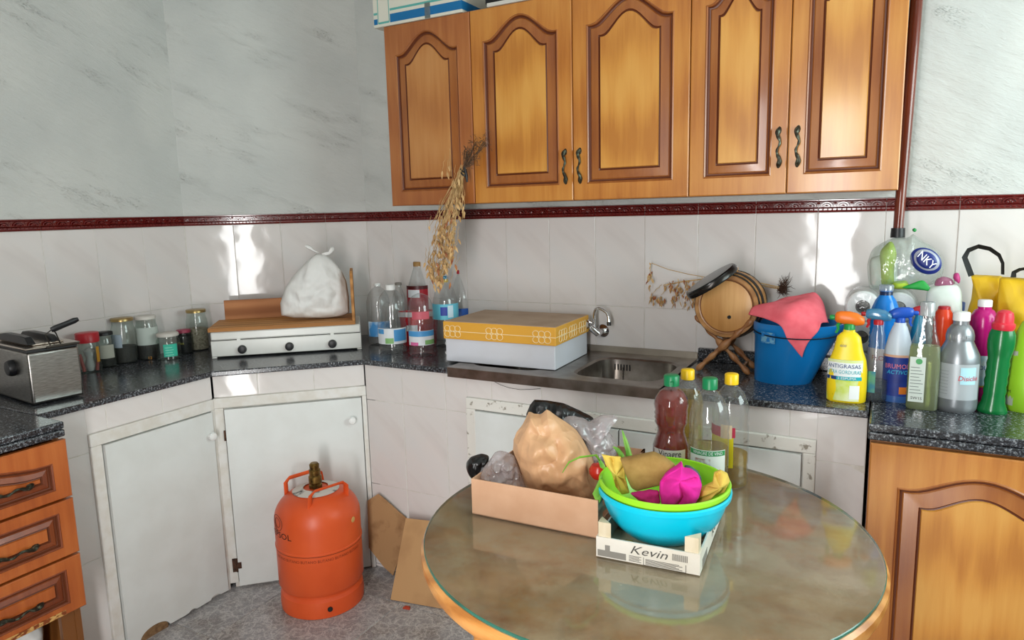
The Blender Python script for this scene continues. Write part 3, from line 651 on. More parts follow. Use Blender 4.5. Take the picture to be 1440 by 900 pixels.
def jar(xc, yb, yt, wpx, label, lidm, fill=None, fh=.3, lidh=.012, lidw=1.0, rim=0):
    Cc, r, h = stand(xc, yb, yt, wpx, ZC); h -= lidh * .6
    t = profile_bottle('glass_jar', label, 'jar', Cc, r, h, JARP, GLASS)
    cap(t, r * .93 * lidw, h - lidh * .45, h + lidh * .6, lidm, 'lid', False)
    if fill: MB().lathe([(.85 * r, .004), (.94 * r, .008), (.94 * r, h * fh), (.5 * r, h * fh + .004)], 20).build('contents', fill, t)
    return t, r, h
DARKF = C_('dark_beans', '1f1d1c', .7, c2='3a3632', scale=200, bmp=.6); PALEF = C_('pale_contents', 'a99f8d', .8, c2='7d7260', scale=120, bmp=.5)
t, r, h = jar(128.5, 525, 467, 28, 'glass jar with a bright red screw lid standing next to the fryer', REDL, None, lidh=.034, lidw=1.13)
MB().lathe([(.3 * r, .005), (.5 * r, h * .2), (.3 * r, h * .4), (.5 * r, h * .62), (.2 * r, h * .7)], 12).build('contents', C_('wrapped_white', 'c8c6c6', .5), t)
for a in (-1, 1): MB().tube([(a * r * .55, -r * .35, .006), (a * r * .8, -r * .3, h * .55)], .006, 8).build('packet', C_('pink_packet', 'a8524e', .5), t)
wrap(t, 'label_strip', r, h * .3, h * .75, 38, 60, C_('amber_label', 'c98f2e', .6))
t, r, h = jar(152, 517, 466, 23, 'small glass jar with a black lid and pale label behind the red-lidded jar', BLACKP, DARKF, .22); wrap(t, 'paper_label', r, h * .28, h * .68, -50, 55, C_('aged_label', 'b9b9ac', .7))
t, r, h = jar(178, 511.5, 446, 31, 'tall glass jar with a gold lid and dark contents', GOLD, DARKF, .38); wrap(t, 'paper_label', r, h * .38, h * .68, -75, -10, C_('faded_blue_label', '9eacb8', .7))
t, r, h = jar(210.5, 506, 443.5, 29, 'tall glass jar with a white lid, half filled with something dark', WLID, DARKF, .36); wrap(t, 'paper_label', r, h * .36, h * .78, -60, 70, C_('faded_mint_label', 'b3bdb6', .7))
lettering(t, '12', .016, cyl(r, .05, .008), C_('orange_print', 'c98a2a', .6))
t, r, h = jar(242, 488, 454.5, 22, 'low jar with a black lid behind the teal-labelled jar', BLACKP, C_('pinkish_contents', '8a6a6c', .7), .8)
t, r, h = jar(261, 498, 463, 20, 'small dark jar with a pink lid and yellow print', C_('pink_lid', '9c3a52', .4), BLACKR, .85); lettering(t, 'Mus', .016, cyl(r, -.5, h * .5), C_('yellow_print', 'a9a63c', .6))
t, r, h = jar(239, 507, 467.5, 31, 'squat glass jar with a white lid and bright teal label', WLID, None); wrap(t, 'teal_label', r, h * .16, h * .66, -25, 42, C_('teal_label', '3fc0a4', .5))
for i in range(4): wrap(t, 'print_line', r, h * (.22 + .1 * i), h * (.24 + .1 * i), -18, 22 - 6 * (i % 2), C_('pale_teal', '9fe4d4', .5), lift=.0012)
t, r, h = jar(280.5, 493.5, 434.5, 28, 'tall glass jar with a brassy lid beside the white stove, brown contents', GOLD, PALEF, .55)

# deep fryer -------------------------------------------------------------------
E0 = onZ(47, 572, ZC); E1 = onZ(115, 557.5, ZC); u1 = (E1 - E0).normalized(); fw = (E1 - E0).length + .01
hf = onP(38, 492, E0, hdir(E0)).z - ZC
fz = thing('deep_fryer', 'stainless steel deep fryer with black handles on the granite worktop', 'fryer', E0, math.atan2(u1.y, u1.x) - math.pi / 2)
FD = .345
MB().box(-FD, 0, 0, fw, .004, hf - .012).build('housing', STEEL, fz, smooth=True, bev=.008, seg=3)
MB().box(-FD + .01, -.004, .004, fw - .004, hf - .012, hf - .003).build('inner_rim', BLACKP, fz, smooth=False)
MB().box(-FD, .004, -.004, fw + .004, hf - .003, hf + .003).box(-FD + .03, -.03, .03, fw - .03, hf + .003, hf + .010).build('lid', C_('lid_steel', 'b9aea4', .25, metal=1), fz, bev=.003)
hb = MB(); 
for yy, hh in ((.028, .026), (.095, .022)):
    hb.loft([[(x, yy - .012, hf + .008), (x, yy + .012, hf + .008), (x, yy + .010, hf + .008 + q), (x, yy - .010, hf + .008 + q)] for x, q in ((-.27, .004), (-.25, hh * .8), (-.2, hh), (-.1, hh), (-.05, hh * .9), (-.028, .004))])
hb.build('lid_handle', BLACKP, fz, bev=.003)
a, b_ = onX(72, 464, -.325), onX(110, 448.5, -.30); inv = (Matrix.Translation(E0) @ Matrix.Rotation(fz.rotation_euler.z, 4, 'Z')).inverted(); a, b_ = inv @ a, inv @ b_
MB().tube([a, a.lerp(b_, .15), a.lerp(b_, .5), a.lerp(b_, .85), b_], [.009, .0115, .0105, .011, .007], 12, flat=.8).build('basket_grip', BLACKP, fz)
wr = MB()
for q in (0, .03): wr.tube([a + Vector((0, q * .2, 0)), a + Vector((0, -.018 + q, -.012)), Vector((-.004, a.y - .022 + q, hf + .006)), Vector((.003, a.y - .02 + q, hf - .006))], .0022, 6)
wr.tube([Vector((.004, a.y - .035, hf - .002)), Vector((.004, a.y + .06, hf - .002))], .004, 8); wr.build('basket_wire', C_('dark_wire', '4a4540', .4, metal=.9), fz)
MB().lathe([(.026, 0), (.026, .01), (.022, .018), (.010, .02)], 22, M4=Matrix.Translation((-.115, 0, hf * .62)) @ RX).build('dial', BLACKP, fz)

# stove with boards and white bag ---------------------------------------------
S0 = onZ(298, 505, ZC); S1 = onZ(509, 491.5, ZC); sl = (S1 - S0).length; sa = math.atan2(S1.y - S0.y, S1.x - S0.x)
sh = onP(297, 467.5, S0, hdir(S0)).z - ZC; SD = .262
st = thing('camping_stove', 'white enamel tabletop gas stove with three black knobs', 'stove', S0, sa)
MB().box(0, sl, 0, SD, .007, sh * .66).box(.0, .02, 0, .02, 0, .007).box(sl - .02, sl, 0, .02, 0, .007).box(0, .02, SD - .02, SD, 0, .007).box(sl - .02, sl, SD - .02, SD, 0, .007).build('body', WENAM, st, bev=.005)
MB().box(.001, sl - .001, .001, SD, sh * .675, sh).build('lid', WENAM, st, bev=.006)
MB().box(.004, sl - .004, .004, SD - .004, sh * .655, sh * .68).build('seam', BLACKR, st, smooth=False)
for f in (.2, .51, .80): MB().lathe([(.0175, 0), (.0175, .008), (.015, .016), (.012, .017)], 22, M4=Matrix.Translation((sl * f, 0, sh * .30)) @ RX).build('knob', BLACKP, st)
for f in (.17, .79): MB().box(sl * f, sl * f + .014, -.002, .002, sh * .62, sh * .72).build('latch', WENAM, st, smooth=False)
PINE = wood('raw_pine', '9a6038', 'ab6f44', 'b97d50', .7, 0, 1.0, 0, .5); PINEE = wood('raw_board', 'a06a36', 'b57c42', 'c48d50', .7, 0, 1.0, 0, .4)
ST0 = ZC + sh + .0005
wbx = thing('wooden_board_stand', 'open wooden board stand with a back plank and one upright side lying on the stove', 'board', (S0.x, S0.y, ST0), sa)
MB().box(-.006, sl * .965, -.004, SD - .02, 0, .016).build('base_board', PINEE, wbx, smooth=False, bev=.001)
MB().box(.02, sl * .60, SD - .02, SD - .008, .0, .10).build('back_board', PINE, wbx, smooth=False, bev=.001)
prof = [(-.004, .016), (SD - .04, .016), (SD - .04, .20), (SD - .06, .224), (.03, .224), (.008, .215), (-.004, .19)]
MB().prism(prof, sl * .945, sl * .965, M4=Matrix(((0, 0, 1, 0), (1, 0, 0, 0), (0, 1, 0, 0), (0, 0, 0, 1)))).build('side_board', PINEE, wbx, smooth=False, bev=.002)
def at_st(x, y): return Vector((S0.x + math.cos(sa) * x - math.sin(sa) * y, S0.y + math.sin(sa) * x + math.cos(sa) * y, ST0 + .016))
Pb = at_st(sl * .68, .10); c2 = lambda L, ox, oy, s: [(ox + x / s, oy + y / s) for x, y in L]
BAGW = crumple('white_film', 'e0dedb', .5, 11, .45, .02)
wbg = pillow('plastic_bag', c2([(520, 556), (513, 480), (545, 380), (610, 290), (690, 205), (740, 165), (792, 168), (840, 200), (900, 270), (932, 340), (948, 440), (950, 540), (900, 562), (780, 574), (600, 572)], 280, 320, 4.5), Pb, BAGW, .062, .055, crease=.016, cscale=14, seed=2, sharp=True, pw=.42, rings=22, n=90)
tag(wbg, 'knotted white plastic bag resting on the wooden board over the stove', 'bag')
for L in ([(745, 165), (700, 140), (665, 125), (668, 108), (700, 112), (735, 145), (765, 158)], [(770, 160), (810, 158), (835, 140), (830, 118), (852, 122), (856, 150), (825, 175), (780, 178)]):
    k = pillow('knot_ear', c2(L, 280, 320, 4.5), Pb, BAGW, .009, rings=5, n=28, crease=.002, seed=3); k.parent = wbg; k.location = k.location - wbg.location

# corner bottles ---------------------------------------------------------------
BOT = [(.82, 0), (.95, .015), (1, .05), (.96, .1), (1, .14), (1, .3), (.96, .33), (1, .36), (.96, .40), (1, .44), (1, .58), (.93, .68), (.74, .80), (.45, .90), (.33, .94), (.33, 1)]
JUG = [(.8, 0), (.96, .02), (1, .06), (.95, .12), (1, .18), (1, .42), (.95, .46), (1, .5), (.96, .55), (1, .6), (.97, .72), (.8, .84), (.5, .92), (.28, .95), (.28, 1)]
COLA = [(.75, 0), (.98, .03), (1, .10), (.93, .2), (.98, .32), (1, .36), (1, .58), (.9, .68), (.62, .82), (.38, .92), (.34, .95), (.34, 1)]
def corner(xc, yb, yt, wpx, prof, label, capm=None, capf=.36, ch=.018, mat=PET, name='plastic_bottle'):
    Cc, r, h = stand(xc, yb, yt, wpx, ZC); t = profile_bottle(name, label, 'bottle', Cc, r, h - .004, prof, mat)
    if capm: cap(t, r * capf, h - ch, h, capm)
    return t, r, h
BLUEL = C_('blue_label', '3f86bf', .5, c2='cfdfe6', scale=16, lo=.42, hi=.6); WHL = C_('white_label', 'd8dce0', .5); GRNL = C_('green_label_patch', '7fae6c', .5)
t, r, h = corner(535, 487, 398, 33, JUG, 'empty clear plastic jug with a faded blue label, tucked against the stove', WPLAST, .28, .012); wrap(t, 'paper_label', r, h * .16, h * .4, -60, 60, BLUEL)
t, r, h = corner(553.5, 498, 400, 40, JUG, 'empty clear water jug with white crumpled cap and blue and white label', WPLAST, .34, .022)
wrap(t, 'paper_label', r, h * .15, h * .38, -75, 70, WHL); wrap(t, 'blue_patch', r, h * .19, h * .36, 5, 62, C_('sky_label', '4a94cc', .5), lift=.0012); wrap(t, 'green_patch', r, h * .16, h * .24, -30, 3, GRNL, lift=.0014); wrap(t, 'blue_patch', r, h * .3, h * .37, -70, -35, MATS['sky_label'], lift=.0012)
t, r, h = corner(564, 480, 397, 22, BOT, 'clear bottle with a dull grey cap behind the water jugs', C_('dull_cap', '7e7870', .5), .42, .012)
t, r, h = corner(591.5, 477.5, 368, 32, COLA, 'tall soft drink bottle with brown cap and red wrapper below the dried plants', C_('brown_cap', '9a7440', .5), .36, .02, PET, 'drink_bottle')
wrap(t, 'red_label', r, h * .36, h * .66, -88, 88, C_('cola_red', 'a01525', .4)); wrap(t, 'dark_band', r, h * .655, h * .70, -88, 88, C_('dark_red', '4a1014', .4), lift=.001); wrap(t, 'white_patch', r, h * .55, h * .65, -60, 5, WHL, lift=.0014)
# red tub
Cc, r, h = stand(591, 489, 437, 55, ZC)
tb = thing('red_tub', 'red plastic tub with white print behind the water bottles', 'tub', Cc, face_cam(Cc))
MB().lathe([(.82 * r, 0), (.86 * r, .004), (r * .98, h * .9), (r * 1.04, h * .9), (r * 1.04, h), (r * .97, h), (r * .82, .01)], 36, cap1=True, sy=.5).build('body', C_('tub_red', 'b5121f', .35), tb)
wrap(tb, 'white_swash', r * .94, h * .45, h * .62, -40, -5, WHL, lift=.004, sy=.5); wrap(tb, 'rim_band', r * 1.04, h * .86, h * 1.0, -85, 85, C_('rim_white', 'c9c0c0', .4), lift=.0006, sy=.5)
DOME = [(.8, 0), (.98, .02), (1, .06), (.95, .13), (1, .18), (1, .40), (.93, .46), (1, .52), (1, .64), (.97, .76), (.85, .88), (.6, .96), (.2, 1.0)]
t, r, h = corner(594, 502.5, 411, 36, DOME, 'upturned clear bottle with rounded top and blue-green spring water label')
wrap(t, 'paper_label', r, h * .19, h * .42, -70, 70, WHL); wrap(t, 'blue_patch', r, h * .33, h * .415, -68, 68, MATS['sky_label'], lift=.0012); wrap(t, 'green_patch', r, h * .2, h * .27, 15, 68, GRNL, lift=.0012); wrap(t, 'pink_patch', r, h * .19, h * .24, -55, -15, C_('pink_patch', 'd46a9c', .5), lift=.0013)
wrap(t, 'red_print', r, h * .60, h * .72, -40, 40, C_('faint_red_print', 'b8525f', .5), lift=.0006)
t, r, h = corner(628.5, 489, 388, 36, BOT, 'clear water bottle with a light blue label and small blue cap', C_('cap_blue', '2f86a8', .4), .2, .012)
wrap(t, 'cyan_label', r, h * .40, h * .62, -85, 85, C_('cyan_label', '63b9cf', .5)); wrap(t, 'logo_patch', r, h * .46, h * .58, -22, 8, C_('logo_blue', '2c3f9c', .5), lift=.0012); wrap(t, 'pale_patch', r, h * .43, h * .6, 10, 35, C_('pale_blue', 'c4dbe6', .5), lift=.0012); cap(t, r * .3, h - .026, h - .013, C_('cap_yellow', 'd8b13a', .4), 'neck_ring')
t, r, h = corner(650, 481, 379, 29, COLA, 'slim clear soda bottle with a red cap and low blue label', REDL, .36, .018)
wrap(t, 'blue_label', r, h * .34, h * .47, -70, 70, C_('soda_blue', '1d4f9e', .4))

# shallow box on the sink -------------------------------------------------------
ZB = ZC + .0075
b0 = onZ(625, 507.5, ZB); b1 = onZ(782, 521.5, ZB); bx = b1 - b0; bw = bx.length; ba = math.atan2(bx.y, bx.x); bh = onP(782, 461, b1, hdir(b1)).z - ZB
bd = .318
pb = thing('cardboard_box', 'shallow white cardboard box with a yellow patterned lid lying over the sink', 'box', b0, ba)
MB().box(.006, bw - .006, .006, bd, 0, bh - .02).build('tray', C_('white_card', 'd2d4dc', .6, c2='cbcbd0', scale=5), pb, smooth=False, bev=.002)
lz = bh * .57
MB().box(0, bw, 0, bd + .004, lz, bh - .0005).build('lid', C_('yellow_lid', 'dda23a', .5), pb, smooth=False, bev=.002)
MB().box(.003, bw - .003, .003, bd + .001, bh - .0008, bh + .0012).build('lid_top', C_('dusty_beige', 'b9a08a', .8, c2='ad937c', scale=9), pb, smooth=False)
PRN = C_('cream_print', 'f0dfb4', .5); lm = (lz + bh) / 2 - .003
def knot(cx, frame):
    b = MB(); s = (bh - lz) * .30
    for ix in (-1, 0, 1):
        for iz in (-1, 1):
            c = Vector((cx + ix * s * 1.15, 0, lm + iz * s * .55)); P = [(c.x + math.cos(a) * s * .62, -.0012, c.z + math.sin(a) * s * .55) for a in [2 * math.pi * k / 14 for k in range(15)]]
            b.tube([frame(p) for p in P], .0011, 4)
    return b
F1 = lambda p: Vector(p); F2 = lambda p: Vector((bw - p[1], p[0], p[2]))
for f in (.09, .475, .885): knot(bw * f, F1).build('knot_print', PRN, pb)
for f in (.2, .5, .8): knot(bd * f, F2).build('knot_print', PRN, pb)
MB().box(0, bw, -.0006, 0, lm - .001, lm + .001).box(bw, bw + .0006, 0, bd, lm - .001, lm + .001).build('line_print', PRN, pb, smooth=False)

# ================================================================ barrel, lid, dried flowers
f0 = onZ(980, 524, ZC); f1 = onZ(1051, 530, ZC); bxm = (f0.x + f1.x) / 2; YB = (f0.y + f1.y) / 2 + .012
Cb = onY(1020.5, 431, YB - .01); rb_ = .5 * 88 * depth(Cb) / FPX; BL = .128
OAK = wood('oak_barrel', 'b07a3e', 'c08a4c', 'cd9a5c', .5, .1, 1.3, 2, .3); OAKD = wood('oak_stave', '8f6030', 'a06f3a', 'b17f48', .5, .1, 1.3, 1, .3)
br = thing('wooden_barrel', 'small oak barrel with black hoops lying on a crossed wooden stand', 'barrel', (Cb.x, Cb.y, Cb.z), R(-4))
RY = Matrix.Rotation(R(-90), 4, 'X')   # local z -> +y
MB().lathe([(rb_, 0), (rb_ * 1.05, BL * .18), (rb_ * 1.11, BL * .5), (rb_ * 1.05, BL * .82), (rb_, BL), (rb_ * .9, BL), (rb_ * .9, BL - .01)], 40, M4=RY, cap0=False).lathe([(rb_, 0), (rb_ * .90, 0), (rb_ * .90, .007), (rb_ * .86, .008)], 40, M4=RY, cap0=False, cap1=False).build('staves', OAKD, br)
MB().lathe([(rb_ * .90, .008), (rb_ * .83, .008), (rb_ * .82, .005), (rb_ * .79, .004)], 40, M4=RY, cap0=False, mis=[1, 1, 0]).build('head', [OAK, C_('oak_groove', '7a4a22', .6)], br)
HOOP = C_('black_hoop', '1b1816', .45, metal=.5)
for q0, q1, k0, k1 in ((.03, .10, 1.015, 1.035), (.22, .34, 1.068, 1.093), (.70, .80, 1.09, 1.064), (.90, .97, 1.033, 1.016)): MB().lathe([(rb_ * k0, BL * q0), (rb_ * (k0 + .012), BL * q0), (rb_ * (k1 + .012), BL * q1), (rb_ * k1, BL * q1)], 40, M4=RY, cap0=False, cap1=False).build('hoop', HOOP, br)
MB().lathe([(.006, 0), (.006, .004)], 14, M4=Matrix.Translation((.012, -.001 + .004, -rb_ * .34)) @ RX).build('tap_hole', BLACKR, br)
MB().lathe([(.012, 0), (.014, .012), (.012, .014)], 14, M4=Matrix.Translation((.01, BL * .45, rb_ * 1.08))).build('bung', OAK, br)
# stand
STW = wood('turned_wood', '8d5a33', '9d6a40', 'ab794c', .5, .15, 2, 2, .3)
sd = thing('barrel_stand', 'crossed stand of turned wooden legs carrying the small barrel', 'stand', (bxm, YB, ZC))
hx = abs(f1.x - f0.x) / 2 + .004
def turned(p, q, mat=STW):
    P = [Vector(p).lerp(Vector(q), t / 30) for t in range(31)]; rr = []
    for t in range(31):
        u = t / 30; v = .0085 + .0028 * math.sin(u * math.pi * 9) + (.004 if .42 < u < .60 else 0); rr.append(v if t not in (0, 30) else .005)
    return MB().tube(P, rr, 10)
hz = .195
for yy in (.0, .10):
    for s in (-1, 1): turned((s * hx, yy, .0075), (-s * hx * 1.12, yy + .012 * s, hz)).build('leg', STW, sd)
MB().tube([(0.0, -.003, .088), (0, .108, .088)], .0065, 10).tube([(hx * .75, 0, .03), (hx * .75, .10, .03)], .005, 8).build('stretcher', STW, sd)
# black lid on top of the barrel
Pl = onY(1000.5, 395, YB - .012); ax = (CR * .83 + CU * .56).normalized(); nn = (-CR * .50 + CU * .74 - CF * .02); nn = (nn - ax * nn.dot(ax)).normalized()
Ml = Matrix.Translation(Pl) @ Matrix((ax, nn.cross(ax), nn)).transposed().to_4x4()
lr = 77 / 2 * depth(Pl) / FPX
ldd = thing('black_pan_lid', 'round black lid with a shiny rim leaning on top of the small barrel', 'lid', Pl)
Mi = Matrix.Translation(-Pl) @ Ml
MB().lathe([(lr * .9, -.012), (lr, -.012), (lr * 1.02, -.008), (lr, .008), (lr * .96, .012), (lr * .8, .013), (lr * .3, .014), (.004, .014)], 40, M4=Mi, cap0=True).build('shell', C_('black_enamel', '0d0c0c', .22), ldd)
MB().lathe([(lr * 1.025, -.006), (lr * 1.03, 0), (lr * 1.01, .006)], 40, M4=Mi, cap0=False, cap1=False).build('rim_band', C_('dark_rim', '2a2623', .25, metal=.6), ldd)
MB().tube([Mi @ Vector((lr * .93 + .01 * math.cos(a), .012 * math.sin(a), -.004)) for a in [k * .5 for k in range(13)]], .004, 6).build('clip', BLACKP, ldd)

def sprig(bm, p, q, r0=.0012, sag=.0, mi=0):
    p, q = Vector(p), Vector(q); bm.tube([p.lerp(q, t / 6) + Vector((0, 0, -sag * math.sin(math.pi * t / 6))) + Vector((rnd.uniform(-1, 1), rnd.uniform(-1, 1), rnd.uniform(-1, 1))) * .0025 for t in range(7)], [r0] * 6 + [r0 * .5], 5, mi)
def pod(bm, p, d, ln, wd, mi=1):
    d = Vector(d).normalized(); o = d.orthogonal().normalized(); b = d.cross(o); P = Vector(p)
    bm.add([P, P + d * ln * .35 + o * wd, P + d * ln * .35 + b * wd * .6, P + d * ln * .35 - o * wd, P + d * ln * .35 - b * wd * .6, P + d * ln * .75 + o * wd * .5, P + d * ln * .75 - o * wd * .5, P + d * ln], [(0, 1, 2), (0, 2, 3), (0, 3, 4), (0, 4, 1), (1, 5, 2), (2, 5, 6), (2, 6, 3), (3, 6, 4), (4, 6, 5), (4, 5, 1), (5, 7, 6)], mi)
STRAW = C_('straw', 'c9a878', .8, c2='a98552', scale=40); HUSK = C_('dry_husk', 'cba877', .8, c2='b08552', scale=60); RUSTY = C_('dry_red', '8a4526', .7, c2='a8744a', scale=60); ROOTC = C_('dry_root', '4a3526', .9, c2='6a503a', scale=80)
# hanging bundle in front of the cabinet doors
YH = -.385; pk = lambda x, y, dy=0: onY(x, y, YH + dy)
top = pk(652, 238); hb_ = thing('dried_flower_bundle', 'bundle of dried straw-coloured seed stems hanging from the wall cabinet handle', 'dried flowers', pk(618, 395))
B0 = hb_.location.copy(); stm = MB(); pods = MB(); rts = MB(); tie = MB()
for i in range(34):
    e = rnd.random(); ex = 625 + rnd.gauss(0, 10) - e * 12; ey = 300 + e * 70; dy = rnd.uniform(-.03, .035)
    a = pk(652 + rnd.uniform(-4, 4), 236 + rnd.uniform(-4, 6)); z = pk(ex, ey, dy); sprig(stm, a - B0, z - B0, .0013)
    if e > .3:
        for q in range(rnd.randint(3, 6)):
            t = rnd.uniform(.45, 1); P = a.lerp(z, t); pod(pods, P - B0, Vector((rnd.uniform(-.6, .5), rnd.uniform(-.5, .5), -1)), rnd.uniform(.016, .032), rnd.uniform(.0025, .005), 1 if rnd.random() > .15 else 2)
for (cx, cy, sx_, sy_, nn_) in ((612, 383, 7, 8, 26), (624, 350, 6, 20, 60), (634, 335, 5, 20, 40), (606, 374, 4, 6, 12), (622, 368, 5, 6, 14), (618, 392, 6, 4, 14), (634, 262, 7, 18, 10), (648, 270, 4, 16, 10)):
    for q in range(nn_):
        P = pk(rnd.gauss(cx, sx_), rnd.gauss(cy, sy_), rnd.uniform(-.03, .04)); pod(pods, P - B0, Vector((rnd.uniform(-.6, .6), rnd.uniform(-.5, .5), -1)), rnd.uniform(.02, .036), rnd.uniform(.003, .0065), 1 if rnd.random() > .1 else 2)
        sprig(stm, P - B0, P - B0 + Vector((rnd.uniform(0, .02), 0, rnd.uniform(.03, .06))), .0008)
sprig(stm, pk(649, 240) - B0, pk(619, 288) - B0, .002); sprig(stm, pk(619, 288) - B0, pk(617, 310) - B0, .002)
for i in range(22):
    cx, cy = rnd.choice(((668, 202), (682, 200), (657, 213), (662, 225), (664, 228)))
    sprig(rts, top - B0, pk(cx + rnd.uniform(-5, 5), cy + rnd.uniform(-4, 4), rnd.uniform(-.015, .01)) - B0, .0015)
for i in range(150):
    cx, cy, s = rnd.choice(((668, 203, 5), (682, 199, 4), (657, 213, 3), (663, 226, 4))); P = pk(rnd.gauss(cx, s), rnd.gauss(cy, s * 1.2), rnd.uniform(-.02, .01)); q = P + Vector((rnd.uniform(-1, 1), rnd.uniform(-1, .3), rnd.uniform(-1, 1))) * .016; sprig(rts, P - B0, q - B0, .0007)
tie.tube([pk(651, 236) - B0 + Vector((.009 * math.cos(a), .009 * math.sin(a), .004 * math.sin(a * 2) - a * .002)) for a in [k * .5 for k in range(30)]], .003, 6); tie.tube([pk(653, 234) - B0, pk(656, 247) - B0, pk(657, 256) - B0], [.005, .006, .004], 7)
stm.build('stems', [STRAW], hb_); tag(pods.build('seed_pods', [STRAW, HUSK, RUSTY], hb_), kind='stuff'); tag(rts.build('roots', ROOTC, hb_), kind='stuff'); tie.build('tie', BLACKP, hb_)
# bundle lying behind the barrel
YW = -.03; pw_ = lambda x, y, dy=0: onY(x, y, YW + dy)
lb2 = thing('dried_flower_bundle', 'dried reddish seed-pod branch with a rooty end lying behind the barrel', 'dried flowers', pw_(1000, 410)); B1_ = lb2.location.copy()
stm = MB(); pods = MB(); rts = MB()
main = [pw_(x, y) for x, y in ((935, 401), (960, 396), (985, 393), (1010, 395), (1040, 398), (1068, 401), (1095, 406))]
stm.tube([p - B1_ for p in main], .0025, 6); stm.tube([pw_(x, y, -.01) - B1_ for x, y in ((1040, 396), (1065, 397), (1096, 404))], .002, 6)
stm.tube([pw_(x, y) - B1_ for x, y in ((1000, 391), (970, 386), (940, 379), (916, 370), (913, 378))], .0014, 6)
for cx, cy, sx_, sy_, n_ in ((914, 388, 3, 7, 14), (918, 418, 4, 6, 12), (928, 420, 3, 5, 10), (946, 412, 5, 8, 20), (963, 410, 7, 9, 34), (975, 415, 5, 9, 20), (978, 400, 8, 5, 20), (940, 400, 8, 2, 8)):
    for q in range(n_):
        P = pw_(rnd.gauss(cx, sx_), rnd.gauss(cy, sy_), rnd.uniform(-.035, .015)); pod(pods, P - B1_, Vector((rnd.uniform(-.5, .5), rnd.uniform(-.4, .4), -1)), rnd.uniform(.012, .028), rnd.uniform(.002, .0055), 1 if rnd.random() > .28 else 2)
for x, y, x2, y2 in ((930, 400, 918, 412), (940, 399, 930, 415), (955, 397, 946, 412), (965, 396, 963, 412), (975, 395, 975, 415), (915, 372, 914, 390), (965, 420, 960, 436)): sprig(stm, pw_(x, y) - B1_, pw_(x2, y2) - B1_, .0012)
for i in range(130): a = pw_(1093, 406); sprig(rts, a - B1_ + Vector((rnd.uniform(0, .03), 0, rnd.uniform(-.015, .015))), pw_(1103 + rnd.gauss(0, 6), 405 + rnd.gauss(0, 7), rnd.uniform(-.03, .02)) - B1_, .0008)
for i in range(8): sprig(rts, pw_(1100, 400) - B1_, pw_(1102 + rnd.uniform(-3, 14), 390 + rnd.uniform(-4, 8)) - B1_, .0006)
stm.build('stems', STRAW, lb2); tag(pods.build('seed_pods', [STRAW, HUSK, RUSTY], lb2), kind='stuff'); tag(rts.build('roots', C_('dark_root', '4a3024', .9), lb2), kind='stuff')

# ================================================================ bucket and pink cloth
q = onZ(1108, 541.5, ZC); qd = hdir(q); cb0 = q + qd * .075; rz = face_cam(cb0)
s_ = depth(cb0) / FPX; zr = onP(1120, 452, cb0, qd).z - ZC
bk = thing('blue_bucket', 'blue plastic mop bucket with a pouring lip on the worktop by the barrel', 'bucket', cb0, rz)
def bring(z, cx, rx, ry, sp, n=48):
    P = []
    for k in range(n):
        a = 2 * math.pi * k / n; e = max(0, math.cos(a)) ** 10 * sp; P.append((cx + (rx + e) * math.cos(a), ry * math.sin(a), z))
    return P
c0 = (1101 - 1108) * s_; c1 = (1117 - 1108) * s_; r0 = 38 * s_; r1 = 55.5 * s_
LV = [(0, 0), (.02, .02), (.5, .5), (.78, .78), (.80, .80), (.97, .97), (1, 1)]
ro = [bring(zr * u, c0 + (c1 - c0) * v, r0 + (r1 - r0) * v + (.004 if u in (.80, .97) else 0), (r0 + (r1 - r0) * v) * .9, .022 * max(0, v - .35)) for u, v in LV]
ri = [bring(zr * u, c0 + (c1 - c0) * u, r0 + (r1 - r0) * u - .005, (r0 + (r1 - r0) * u) * .9 - .005, .02 * max(0, u - .35)) for u in (1, .5, .03)]
BLUEB = C_('bucket_blue', '1279c0', .28, c2='0f70b6', scale=4)
MB().loft(ro + ri).build('shell', BLUEB, bk, ang=50)
yb_ = -(r0 + (r1 - r0) * .85) * .9
hp = [(c1 - r1 * .96, -.02, zr * .86)] + [(c1 + r1 * 1.03 * math.cos(R(a)), -r1 * .99 * math.sin(R(a)), zr * (.865 - .05 * math.sin(R(a)))) for a in range(170, 9, -10)] + [(c1 + r1 * .99, -.01, zr * .90)]
MB().tube(hp, .0022, 6).build('bail', C_('dark_bail', '1b2a3a', .4, metal=.7), bk)
wrap(bk, 'worn_patch', r0 + (r1 - r0) * .8, zr * .70, zr * .88, -42, -20, C_('worn_sticker', '6aa0bd', .7, c2='0f6fb4', scale=60, lo=.45, hi=.55), sy=.9, lift=.004)
PINK = C_('pink_cloth', 'f0707c', .9, c2='e8626f', scale=30, bmp=.35, bdist=.001)
pc = lambda x, y, f: onP(x, y, cb0 + qd * f, qd)
ctrl = [[pc(1053, 443, -.03), pc(1075, 449, -.085), pc(1096, 456, -.118), pc(1110, 480, -.122), pc(1129, 502, -.118)],
        [pc(1062, 433, -.01), pc(1085, 432, -.06), pc(1105, 438, -.115), pc(1121, 464, -.124), pc(1138, 484, -.118)],
        [pc(1080, 427, .03), pc(1100, 424, -.01), pc(1122, 428, -.07), pc(1136, 448, -.108), pc(1150, 468, -.112)],
        [pc(1102, 421, .06), pc(1122, 417, .04), pc(1138, 418, .0), pc(1148, 434, -.06), pc(1157, 453, -.10)],
        [pc(1122, 416, .07), pc(1136, 412, .06), pc(1146, 412, .05), pc(1158, 430, .03), pc(1166, 455, -.01)]]
o = sheet('cleaning_cloth', ctrl, PINK, th=.004, wr=.009, ws=13, nu=40, nv=40); tag(o, 'coral pink cleaning cloth draped over the blue bucket', 'cloth')
